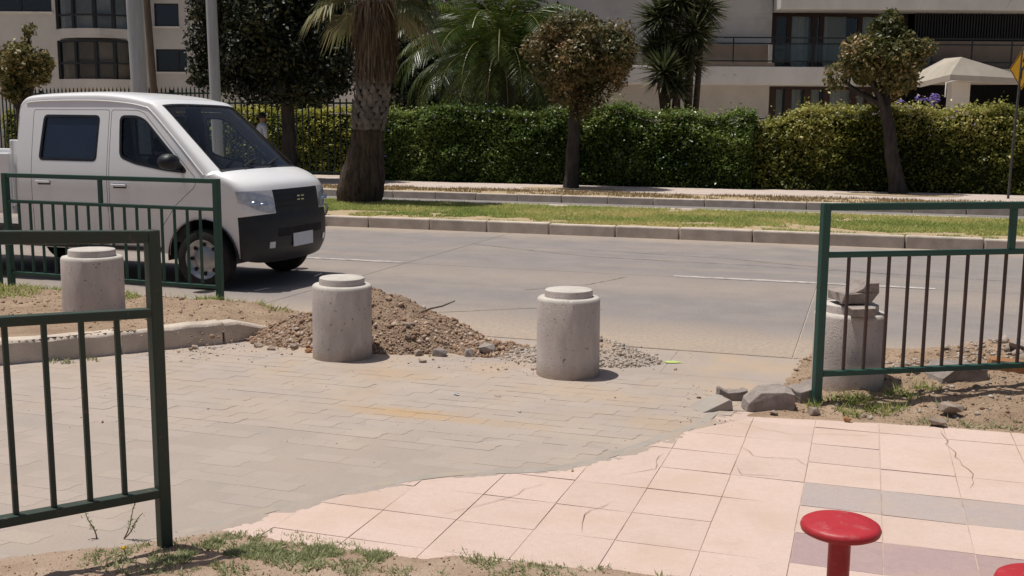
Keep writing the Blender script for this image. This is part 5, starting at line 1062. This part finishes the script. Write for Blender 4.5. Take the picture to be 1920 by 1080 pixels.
# ------------------------------------------------------------------ people
def figure(name, label, joints, bones, mats_, loc, rz, hair_c, hair_r, group=None, look=(1, 0, 0)):
    """joints: name -> (pos, radius); bones: (a, b, material slot). One skinned body, clothing by bone."""
    t = empty(name, loc, rz); tag(t, label, 'person', group)
    names = list(joints); me = bpy.data.meshes.new('body'); me.from_pydata([joints[n][0] for n in names], [(names.index(a), names.index(b)) for a, b, _ in bones], [])
    o = link('body', me, t); sk = o.modifiers.new('skin', 'SKIN'); ss = o.modifiers.new('sub', 'SUBSURF'); ss.levels = 2; ss.render_levels = 2
    for i, n in enumerate(names):
        d_ = me.skin_vertices[0].data[i]; r_ = joints[n][1]; d_.radius = r_ if isinstance(r_, tuple) else (r_, r_); d_.use_root = (n == 'pelvis')
    dg = bpy.context.evaluated_depsgraph_get(); dg.update(); ev = bpy.data.meshes.new_from_object(o.evaluated_get(dg)); o.modifiers.clear(); o.data = ev
    ev.materials.clear()
    for m in mats_: ev.materials.append(m)
    segs = [(Vector(joints[a][0]), Vector(joints[b][0]), s_) for a, b, s_ in bones]
    for p in ev.polygons:
        c = p.center; best = None
        for a, b, s_ in segs:
            ab = b - a; q = max(0, min(1, (c - a).dot(ab) / max(1e-9, ab.length_squared))); dd = (c - a - ab * q).length
            if best is None or dd < best[0]: best = (dd, s_)
        p.material_index = best[1]; p.use_smooth = True
    hc = Vector(hair_c); V = []; Fq = []; ns, nr = 20, 10
    for j in range(nr + 1):
        ph = math.pi * .60 * j / nr
        for k in range(ns):
            th_ = 2 * math.pi * k / ns; d_ = Vector((math.sin(ph) * math.cos(th_), math.sin(ph) * math.sin(th_), math.cos(ph))); fr = max(0, d_.dot(Vector(look)))
            q = d_ * hair_r * (1 + random.uniform(-.02, .03)); q.z *= 1.1
            if fr > .35 and ph > .9: q *= .86
            V.append(tuple(hc + q))
    for j in range(nr):
        for k in range(ns): Fq.append((j * ns + k, j * ns + (k + 1) % ns, (j + 1) * ns + (k + 1) % ns, (j + 1) * ns + k))
    MB().add(V, Fq, True).build('hair', MT['hair'], t)
    lk = Vector(look); sd = Vector((-lk.y, lk.x, 0)); fc = hc + Vector((0, 0, -.045))
    for s_ in (-1, 1):
        MB().lathe([(.0005, .011), (.008, .008), (.011, 0), (.008, -.008), (.0005, -.011)], 10, tuple(fc + lk * .088 + sd * s_ * .032)).build('eye', MT['ink'], t)
        MB().lathe([(.0005, .03), (.016, .02), (.02, 0), (.013, -.022), (.0005, -.03)], 10, tuple(fc + sd * s_ * .088)).build('ear', MT['skin'], t)
    MB().add([tuple(fc + lk * .088 + Vector((0, 0, .0))), tuple(fc + lk * .085 + sd * .016 + Vector((0, 0, -.04))), tuple(fc + lk * .085 - sd * .016 + Vector((0, 0, -.04))), tuple(fc + lk * .118 + Vector((0, 0, -.036)))], [(0, 1, 3), (1, 2, 3), (2, 0, 3)], True).build('nose', MT['skin'], t)
    MB().box(tuple(fc + lk * .083 + Vector((-.012, -.022, -.068))), tuple(fc + lk * .083 + Vector((.008, .022, -.060)))).build('mouth', MT['plum'], t)
    return t
def hand(J, Bn, pre, wrist, d_, side, upv):
    """palm and five fingers continuing from a wrist joint"""
    w = Vector(wrist); d_ = Vector(d_).normalized(); s_ = Vector(side).normalized(); u_ = Vector(upv).normalized()
    J[pre + 'palm'] = (tuple(w + d_ * .06), (.036, .017)); Bn.append((pre + 'wrist', pre + 'palm', 0))
    for k, (o_, l1) in enumerate(((-.03, .062), (-.010, .075), (.010, .07), (.029, .052))):
        a = w + d_ * .10 + s_ * o_; b = a + (d_ * .92 - u_ * .25) * l1 * .55; c = b + (d_ * .7 - u_ * .7) * l1 * .45
        for nm, q, r_ in (('k', a, .0098), ('m', b, .009), ('t', c, .0075)): J[pre + nm + str(k)] = (tuple(q), r_)
        Bn += [(pre + 'palm', pre + 'k%d' % k, 0), (pre + 'k%d' % k, pre + 'm%d' % k, 0), (pre + 'm%d' % k, pre + 't%d' % k, 0)]
    a = w + d_ * .045 - s_ * .04; b = a + d_ * .035 - s_ * .018 - u_ * .01
    J[pre + 'th1'] = (tuple(a), .011); J[pre + 'th2'] = (tuple(b), .009); Bn += [(pre + 'palm', pre + 'th1', 0), (pre + 'th1', pre + 'th2', 0)]
# walking pedestrian on the far pavement (faces local +x)
J = {'pelvis': ((0, 0, .92), (.145, .12)), 'waist': ((0, 0, 1.08), (.135, .105)), 'chest': ((0, 0, 1.28), (.165, .12)), 'neckb': ((.0, 0, 1.44), (.075, .075)), 'neck': ((.015, 0, 1.50), .052), 'head': ((.03, 0, 1.58), (.082, .088)), 'crown': ((.025, 0, 1.66), (.082, .09))}
Bn = [('pelvis', 'waist', 1), ('waist', 'chest', 1), ('chest', 'neckb', 1), ('neckb', 'neck', 0), ('neck', 'head', 0), ('head', 'crown', 0)]
for s_, pre, sw in ((1, 'l', 1), (-1, 'r', -1)):
    J[pre + 'sh'] = ((0, s_ * .185, 1.38), .066); J[pre + 'el'] = ((-.03 * sw - .02, s_ * .225, 1.10), .043); J[pre + 'wrist'] = ((.10 * sw + .03, s_ * .225, .87), .027)
    Bn += [('neckb', pre + 'sh', 1), (pre + 'sh', pre + 'el', 1), (pre + 'el', pre + 'wrist', 0)]
    J[pre + 'hip'] = ((0, s_ * .09, .86), .105); J[pre + 'kn'] = ((-.10 * sw + .05, s_ * .095, .48), .065); J[pre + 'an'] = ((-.25 * sw - .02, s_ * .09, .10 + (.03 if sw > 0 else 0)), .043); J[pre + 'toe'] = ((-.25 * sw + .16, s_ * .10, .045), (.04, .03))
    Bn += [('pelvis', pre + 'hip', 2), (pre + 'hip', pre + 'kn', 2), (pre + 'kn', pre + 'an', 2), (pre + 'an', pre + 'toe', 3)]
    hand(J, Bn, pre, J[pre + 'wrist'][0], (.25, 0, -1), (1, 0, 0), (0, s_, 0))
figure('person', 'pedestrian in a pale shirt walking past the bar fence', J, Bn, [MT['skin'], MT['shirt'], MT['trouser'], MT['ink']], (-14.72, 24.1, .145), R(55), (.015, 0, 1.645), .103)
# driver at the wheel of the pickup (faces +x), hands closed on the wheel
J = {'pelvis': ((0, 0, .74), (.15, .12)), 'waist': ((-.03, 0, .88), (.14, .11)), 'chest': ((-.06, 0, 1.08), (.17, .125)), 'neckb': ((-.055, 0, 1.235), (.075, .075)), 'neck': ((-.045, 0, 1.295), .053), 'head': ((-.02, 0, 1.375), (.082, .088)), 'crown': ((-.025, 0, 1.455), (.082, .09))}
Bn = [('pelvis', 'waist', 1), ('waist', 'chest', 1), ('chest', 'neckb', 1), ('neckb', 'neck', 0), ('neck', 'head', 0), ('head', 'crown', 0)]
for s_, pre in ((1, 'l'), (-1, 'r')):
    J[pre + 'sh'] = ((-.05, s_ * .19, 1.175), .066); J[pre + 'el'] = ((.13, s_ * .24, .98), .045); J[pre + 'wrist'] = ((.34, s_ * .16, 1.04), .028)
    Bn += [('neckb', pre + 'sh', 1), (pre + 'sh', pre + 'el', 1), (pre + 'el', pre + 'wrist', 0)]
    J[pre + 'hip'] = ((.05, s_ * .10, .72), .11); J[pre + 'kn'] = ((.46, s_ * .13, .80), .07); J[pre + 'an'] = ((.62, s_ * .12, .46), .045); J[pre + 'toe'] = ((.80, s_ * .12, .44), (.04, .03))
    Bn += [('pelvis', pre + 'hip', 2), (pre + 'hip', pre + 'kn', 2), (pre + 'kn', pre + 'an', 2), (pre + 'an', pre + 'toe', 3)]
    hand(J, Bn, pre, J[pre + 'wrist'][0], (1, -s_ * .2, .1), (0, s_, 0), (0, 0, 1))
DRIVER = (J, Bn)

# ------------------------------------------------------------------ white double cab pickup (local: x forward, near side at -y)
VX, VY = -5.06, 9.42
van = empty('pickup_truck', (VX, VY, 0), R(0.0)); tag(van, 'white double cab pickup with black front bumper driving to the right', 'pickup')
ST = [((-3.04, 1.70), (-3.04, 1.62), 4), ((-3.00, 1.82), (-3.01, 1.74), 4), ((-2.85, 1.865), (-2.85, 1.79), 4), ((-2.2, 1.885), (-2.2, 1.80), 4), ((-1.82, 1.865), (-1.82, 1.78), 4), ((-1.56, 1.82), (-1.57, 1.742), 4), ((-1.39, 1.765), (-1.465, 1.69), 3.5), ((-1.02, 1.45), (-1.15, 1.395), 3.2), ((-.68, 1.16), (-.86, 1.105), 3), ((-.63, 1.14), (-.82, 1.085), 3), ((-.50, 1.10), (-.74, 1.05), 2.9), ((-.375, 1.03), (-.64, 1.0), 2.8), ((-.325, .95), (-.57, .945), 2.8), ((-.300, .84), (-.535, .83), 2.6), ((-.285, .73), (-.52, .70), 2.6), ((-.265, .65), (-.515, .63), 2.5), ((-.26, .50), (-.51, .50), 2.5), ((-.28, .36), (-.51, .40), 2.5), ((-.36, .24), (-.515, .31), 2.5)]
def W(x, z):
    tu = max(0, min(1, (z - 1.02) / .75)); fr = max(0, min(1, (x + .85) / .45))
    return .775 - .11 * tu ** 1.25 - .03 * fr + .010 * (1 if z > .74 else max(0, (z - .70) / .04)) - .02 * max(0, min(1, (.45 - z) / .15))
def station(t):
    i = min(int(t), len(ST) - 2); f_ = t - i
    def cr(k, j):
        p = [ST[max(0, min(len(ST) - 1, i + q))][k][j] for q in (-1, 0, 1, 2)]
        return .5 * (2 * p[1] + (p[2] - p[0]) * f_ + (2 * p[0] - 5 * p[1] + 4 * p[2] - p[3]) * f_ ** 2 + (3 * p[1] - p[0] - 3 * p[2] + p[3]) * f_ ** 3)
    return (cr(0, 0), cr(0, 1)), (cr(1, 0), cr(1, 1)), ST[i][2] * (1 - f_) + ST[i + 1][2] * f_
UA = np.sin(np.linspace(-math.pi / 2, math.pi / 2, 41))
def wrap(t, u_, off=0.0):
    c, e, n = station(t); au = min(1, abs(u_)); o_ = 1 - max(0, 1 - au ** n) ** (1 / n); x = c[0] + (e[0] - c[0]) * o_; z = c[1] + (e[1] - c[1]) * o_
    w = W(e[0], e[1]); return Vector((x, w * u_, z))
def wrap_patch(name, t0, t1, u0_, u1_, m, parent, nt_=10, nu=24, off=0.0, skip=None, tfun=None, keep=None):
    V = []; F_ = []
    us = np.sin(np.linspace(math.asin(max(-1, u0_)), math.asin(min(1, u1_)), nu + 1))
    for i in range(nt_ + 1):
        for u_ in us:
            a, b = (t0, t1) if tfun is None else tfun(u_); t = a + (b - a) * i / nt_; p = wrap(t, u_)
            if off:
                e = 1e-2; du = wrap(t, max(-1, u_ - e)) - wrap(t, min(1, u_ + e)); dt = wrap(min(t + e, len(ST) - 1), u_) - wrap(max(t - e, 0), u_); nn = dt.cross(du)
                if nn.length > 1e-9:
                    nn.normalize()
                    if nn.dot(p - Vector((-1.6, 0, .9))) < 0: nn = -nn
                    p = p + nn * off
            V.append(tuple(p))
    k = nu + 1
    for i in range(nt_):
        for j in range(nu):
            if keep and not keep((i + .5) / nt_, (us[j] + us[j + 1]) / 2): continue
            F_.append((i * k + j, i * k + j + 1, (i + 1) * k + j + 1, (i + 1) * k + j))
    return MB().add(V, F_, True).build(name, m, parent)
TW0, TW1 = 6.0, 8.0                                            # windscreen rows
body = wrap_patch('body', 0, TW0, -1, 1, MT['vwhite'], van, 30, 40)
wrap_patch('windscreen_frame', TW0, TW1, -1, -.885, MT['vwhite'], body, 12, 10); wrap_patch('windscreen_frame', TW0, TW1, .885, 1, MT['vwhite'], body, 12, 10)
ws = wrap_patch('windscreen', TW0 + .02, TW1, -.885, .885, MT['vglass'], van, 14, 28, -.008)
wrap_patch('seal', TW0, TW0 + .07, -.885, .885, MT['vblack'], ws, 2, 24, .001); wrap_patch('seal', TW0, TW1, -.888, -.872, MT['vblack'], ws, 12, 2, .0015); wrap_patch('seal', TW0, TW1, .872, .888, MT['vblack'], ws, 12, 2, .0015)
wrap_patch('cowl', TW1, 9.0, -.90, .90, MT['vblack'], van, 3, 24); wrap_patch('fender_top', TW1, 9.0, -1, -.90, MT['vwhite'], body, 3, 8); wrap_patch('fender_top', TW1, 9.0, .90, 1, MT['vwhite'], body, 3, 8)
hood = wrap_patch('bonnet', 9.0, 12.0, -1, 1, MT['vwhite'], van, 14, 40)
lamp_t = lambda u_: (12.0, 13.75 - .75 * max(0, min(1, (abs(u_) - .93) / .07)))
wrap_patch('grille', 12.0, 14.0, -.56, .56, MT['vblack'], van, 10, 24)
wrap_patch('front_panel', 12.0, 14.0, -1, -.56, MT['vwhite'], van, 10, 20); wrap_patch('front_panel', 12.0, 14.0, .56, 1, MT['vwhite'], van, 10, 20)
for s_ in (-1, 1):
    def lt(u_, s_=s_):
        a = abs(u_); q = (a - .57) / .43; return (12.75 - .72 * q ** .8, 13.95 - 1.0 * q ** 2.2)
    hl = wrap_patch('headlight', 0, 0, min(s_ * .57, s_ * .998), max(s_ * .57, s_ * .998), MT['lampglass'], van, 8, 16, .010, tfun=lt)
    for (uu, tt, r_) in ((.76, 13.1, .050), (.88, 12.95, .042)):
        c = wrap(tt, s_ * uu); MB().lathe([(.0005, .012), (r_ * .6, .01), (r_, .0), (r_, -.02)], 20, (c.x + .0, c.y, c.z), 'z').build('reflector', MT['chrome'], hl)
    wrap_patch('fog_lamp', 16.3, 16.75, min(s_ * .62, s_ * .72), max(s_ * .62, s_ * .72), MT['lampglass'], van, 3, 4, .006)
wrap_patch('bumper', 14.0, 17.99, -1, 1, MT['vblack'], van, 14, 40)
for tt in (12.5, 13.0, 13.5): wrap_patch('grille_bar', tt, tt + .12, -.50, .50, MT['vblack'], van, 2, 18, .012)
c = wrap(12.85, 0); em = MB()
for dz in (-.018, .018): em.box((c.x + .014, -.065, c.z + dz - .006), (c.x + .026, -.012, c.z + dz + .006)); em.box((c.x + .014, .012, c.z + dz - .006), (c.x + .026, .065, c.z + dz + .006))
em.build('emblem', MT['chrome'], van)
wrap_patch('lower_intake', 15.5, 16.0, -.55, .55, MT['rubber'], van, 3, 18, .004)
for ys in (-1, 1):
    pts_ = [Vector((station(t_)[1][0], ys * (W(*station(t_)[1]) + .004), station(t_)[1][1] - .012)) for t_ in np.linspace(1.6, 8.0, 26)]
    MB().tube(pts_, .006, 6).build('drip_rail', MT['vblack'] if False else MT['vwhite'], body)
c = wrap(16.35, 0); MB().box((c.x + .004, -.19, c.z - .065), (c.x + .012, .19, c.z + .065)).build('licence_plate', MT['plate'], van)

# side panels with real openings
def tess_side(name, outer, holes, y_sign, m, parent, off=0.0, cutx=14, cutz=14):
    loops = [[Vector((p[0], p[1], 0)) for p in outer]] + [[Vector((p[0], p[1], 0)) for p in h] for h in holes]
    tris = tessellate_polygon(loops); flat = [p for l in loops for p in l]
    bm = bmesh.new(); vv = [bm.verts.new((p.x, 0, p.y)) for p in flat]
    for t_ in tris:
        try: bm.faces.new([vv[i] for i in t_])
        except ValueError: pass
    xs = [p.x for p in flat]; zs = [p.y for p in flat]
    for lo, hi, n, ax in ((min(xs), max(xs), cutx, 0), (min(zs), max(zs), cutz, 2)):
        for k in range(1, n):
            co = [0, 0, 0]; no = [0, 0, 0]; co[ax] = lo + (hi - lo) * k / n; no[ax] = 1
            bmesh.ops.bisect_plane(bm, geom=bm.verts[:] + bm.edges[:] + bm.faces[:], plane_co=co, plane_no=no)
    for v in bm.verts: v.co.y = y_sign * (W(v.co.x, v.co.z) + off)
    bmesh.ops.recalc_face_normals(bm, faces=bm.faces)
    for f_ in bm.faces:
        f_.smooth = True
        if f_.normal.y * y_sign < 0: f_.normal_flip()
    me = bpy.data.meshes.new(name); bm.to_mesh(me); bm.free(); me.materials.append(m); return link(name, me, parent)
def rnd(poly, r_=.04, n=4):
    out = []
    for i, p in enumerate(poly):
        a = Vector(poly[i - 1]); b = Vector(p); c = Vector(poly[(i + 1) % len(poly)]); d1 = (a - b); d2 = (c - b); q = min(r_, d1.length * .45, d2.length * .45); s0 = b + d1.normalized() * q; s1 = b + d2.normalized() * q
        for k in range(n + 1):
            t_ = k / n; out.append(tuple(s0 * (1 - t_) ** 2 + b * 2 * t_ * (1 - t_) + s1 * t_ ** 2))
    return out
edge = [station(t_)[1] for t_ in np.linspace(0, 18, 55)]
arch = [(-.90 + .375 * math.cos(a), .30 + .375 * math.sin(a)) for a in np.linspace(R(2), R(178), 22)]
outer = [(-3.04, .34)] + edge + [(-.518, .308)] + arch + [(-1.30, .33)]
fdoor = [(-1.93, 1.70), (-1.62, 1.695), (-1.545, 1.665), (-.94, 1.06), (-.95, .98), (-1.17, .80), (-1.33, .60), (-1.34, .39), (-1.93, .39)]
rdoor = [(-2.86, 1.70), (-1.95, 1.70), (-1.95, .39), (-2.86, .39)]
fwin = rnd([(-1.82, 1.635), (-1.64, 1.635), (-1.54, 1.60), (-1.04, 1.115), (-1.28, 1.135), (-1.62, 1.19), (-1.80, 1.25)], .05)
rwin = rnd([(-2.72, 1.64), (-2.07, 1.635), (-2.09, 1.21), (-2.76, 1.215)], .04)
def inset(poly, g):
    cx = sum(p[0] for p in poly) / len(poly); cz_ = sum(p[1] for p in poly) / len(poly); n = len(poly); out = []
    A = area(poly); s_ = 1 if A > 0 else -1
    for i, p in enumerate(poly):
        a = Vector(poly[i - 1]); b = Vector(p); c = Vector(poly[(i + 1) % n]); d1 = (b - a).normalized(); d2 = (c - b).normalized(); n1 = Vector((-d1.y, d1.x)) * s_; n2 = Vector((-d2.y, d2.x)) * s_; m_ = (n1 + n2); m_ = m_.normalized() / max(.4, m_.normalized().dot(n1)); out.append(tuple(b + m_ * g))
    return out
for ys in (-1, 1):
    side = tess_side('side_panel', outer, [rnd(fdoor, .03), rnd(rdoor, .03)], ys, MT['vwhite'], body, 0, 26, 22)
    for dpoly, win, gm, hx, hz in ((fdoor, fwin, MT['vglass'], -1.80, .97), (rdoor, rwin, MT['vtint'], -2.70, .985)):
        dr = tess_side('door', inset(rnd(dpoly, .03), .005), [win], ys, MT['vwhite'], van, 0.0, 16, 22)
        tess_side('window_pane', inset(win, -.012), [], ys, gm, dr, -.012, 10, 10)
        tess_side('window_seal', inset(win, -.012), [inset(win, .014)], ys, MT['vblack'], dr, .0015, 10, 10)
        y = ys * (W(hx, hz) + .002); MB().box((hx - .075, min(y, y + ys * .006), hz - .022), (hx + .075, max(y, y + ys * .006), hz + .022)).build('handle_recess', MT['vblack'], dr, bevel=.004)
        MB().bar((hx - .085, y + ys * .022, hz + .006), (hx + .085, y + ys * .022, hz + .006), .016, .024).build('handle', MT['vwhite'], dr, bevel=.006)
    low = [(-3.02, .36), (-3.02, 1.10), (-1.0, 1.04), (-1.33, .62), (-1.34, .36)]
    tess_side('inner_liner', low, [], ys, MT['vblack'], body, -.035, 8, 8)
    for (xa, xb) in ((-2.04, -1.84), (-3.0, -2.79)): tess_side('pillar_trim', [(xa, 1.08), (xb, 1.08), (xb, 1.74), (xa, 1.74)], [], ys, MT['vblack'], body, -.035, 3, 6)
    tess_side('sill_strip', [(-3.02, .345), (-1.36, .345), (-1.36, .385), (-3.02, .385)], [], ys, MT['vblack'], body, .004, 8, 2)
    # wheel arch liner and mirror
    mb = MB(); V = []; Fq = []
    for k, a in enumerate(np.linspace(R(-5), R(185), 20)):
        for yy in (.80, .50): V.append((-.90 + .38 * math.cos(a), ys * yy * .985, .30 + .38 * math.sin(a)))
    for k in range(19): Fq.append((2 * k, 2 * k + 1, 2 * k + 3, 2 * k + 2))
    mb.add(V, Fq, True).build('wheel_arch', MT['vblack'], body)
    mi = MB().lathe([(.0005, .11), (.05, .10), (.075, .06), (.08, 0), (.075, -.06), (.05, -.09), (.0005, -.10)], 16).build('mirror', MT['vblack'], van, loc=(-1.15, ys * .90, 1.215)); mi.rotation_euler = (0, R(90), R(12 * ys)); mi.scale = (.95, 1.25, .8)
    MB().tube([(-1.10, ys * .74, 1.15), (-1.12, ys * .84, 1.19)], .018, 8).build('mirror_arm', MT['vblack'], van)
MB().add([(-3.035, -.78, .36), (-3.035, .78, .36), (-3.035, .79, 1.05), (-3.035, .70, 1.66), (-3.035, .55, 1.70), (-3.035, -.55, 1.70), (-3.035, -.70, 1.66), (-3.035, -.79, 1.05)], [tuple(range(8))]).build('rear_wall', MT['vwhite'], body)
for s_, x0_ in ((-1, .06), (1, .06)): pass
for yb in (-.42, .12):
    a = wrap(8.15, yb - .12); b = wrap(7.75, yb + .36); MB().tube([a + Vector((.02, 0, .025)), (a + b) / 2 + Vector((.02, 0, .03)), b + Vector((.012, 0, .018))], .010, 6).build('wiper', MT['vblack'], van)
# interior
fl = MB().box((-3.0, -.74, .36), (-1.30, .74, .44)).box((-1.32, -.44, .28), (-.45, .44, .36)).build('floor_pan', MT['vblack'], van)
MB().box((-1.28, -.74, .44), (-1.05, .74, .7)).box((-1.2, -.67, .98), (-.80, .67, 1.06)).box((-.80, -.55, .5), (-.74, .55, 1.0)).build('dashboard', MT['vblack'], van, bevel=.02)
for (sx, sy) in ((-1.78, -.38), (-1.78, .38), (-2.62, -.38), (-2.62, .38)):
    st = MB().box((sx - .22, sy - .24, .44), (sx + .26, sy + .24, .64)).build('seat', MT['vblack'], van, bevel=.04); MB().box((-.06, -.23, 0), (.06, .23, .62)).build('backrest', MT['vblack'], st, bevel=.03, loc=(sx - .25, sy, .62)).rotation_euler = (0, R(-10), 0)
    MB().box((sx - .40, sy - .12, 1.27), (sx - .31, sy + .12, 1.43)).build('headrest', MT['vblack'], st, bevel=.025)
sw = []
for k in range(21): a = 2 * math.pi * k / 20; sw.append((-1.28 + .065 * math.sin(a), .38 + .17 * math.cos(a), 1.06 + .155 * math.sin(a)))
MB().tube(sw, .014, 8, cap=False).tube([(-1.28, .38, 1.06), (-1.05, .38, .98)], .02, 8).build('steering_wheel', MT['vblack'], van)
# wheels
def wheel(x, ys):
    w = empty('wheel', (x, ys * .70, .292)); w.parent = van
    MB().lathe([(.19, -.085), (.262, -.088), (.283, -.07), (.292, -.045), (.292, .045), (.283, .07), (.262, .088), (.19, .085), (.185, 0.03)], 40, axis='y').build('tyre', MT['rubber'], w)
    s_ = ys; rim = MB().lathe([(.190, s_ * .082), (.178, s_ * .078), (.165, s_ * .05), (.12, s_ * .035), (.10, s_ * .055), (.055, s_ * .062), (.0005, s_ * .064)], 32, axis='y').build('rim', MT['steel'], w)
    for k in range(8):
        a = 2 * math.pi * k / 8; MB().lathe([(.0005, s_ * .052), (.019, s_ * .05), (.02, s_ * .03)], 10, (.14 * math.cos(a), 0, .14 * math.sin(a)), 'y').build('vent_hole', MT['rubber'], w)
for x in (-.90, -3.75):
    for ys in (-1, 1): wheel(x, ys)
MB().box((-4.6, -.45, .30), (-.75, .45, .42)).build('chassis', MT['vblack'], van)
bed = MB().box((-4.95, -.79, .66), (-3.10, .79, .74)).build('cargo_bed', MT['vwhite'], van)
for ys in (-1, 1): MB().box((-4.95, ys * .79 - .02, .70), (-3.10, ys * .79 + .02, 1.27)).build('drop_side', MT['vwhite'], bed, bevel=.012)
MB().box((-4.97, -.79, .70), (-4.93, .79, 1.27)).build('tailgate', MT['vwhite'], bed, bevel=.012); MB().box((-3.13, -.76, .74), (-3.09, .76, 1.40)).build('head_board', MT['vwhite'], bed, bevel=.012)
figure('person', 'driver in a plum shirt seated at the pickup steering wheel', *DRIVER, [MT['skin'], MT['plum'], MT['trouser'], MT['ink']], (VX - 1.76, VY + .38, -.06), 0, (-.035, 0, 1.44), .103)
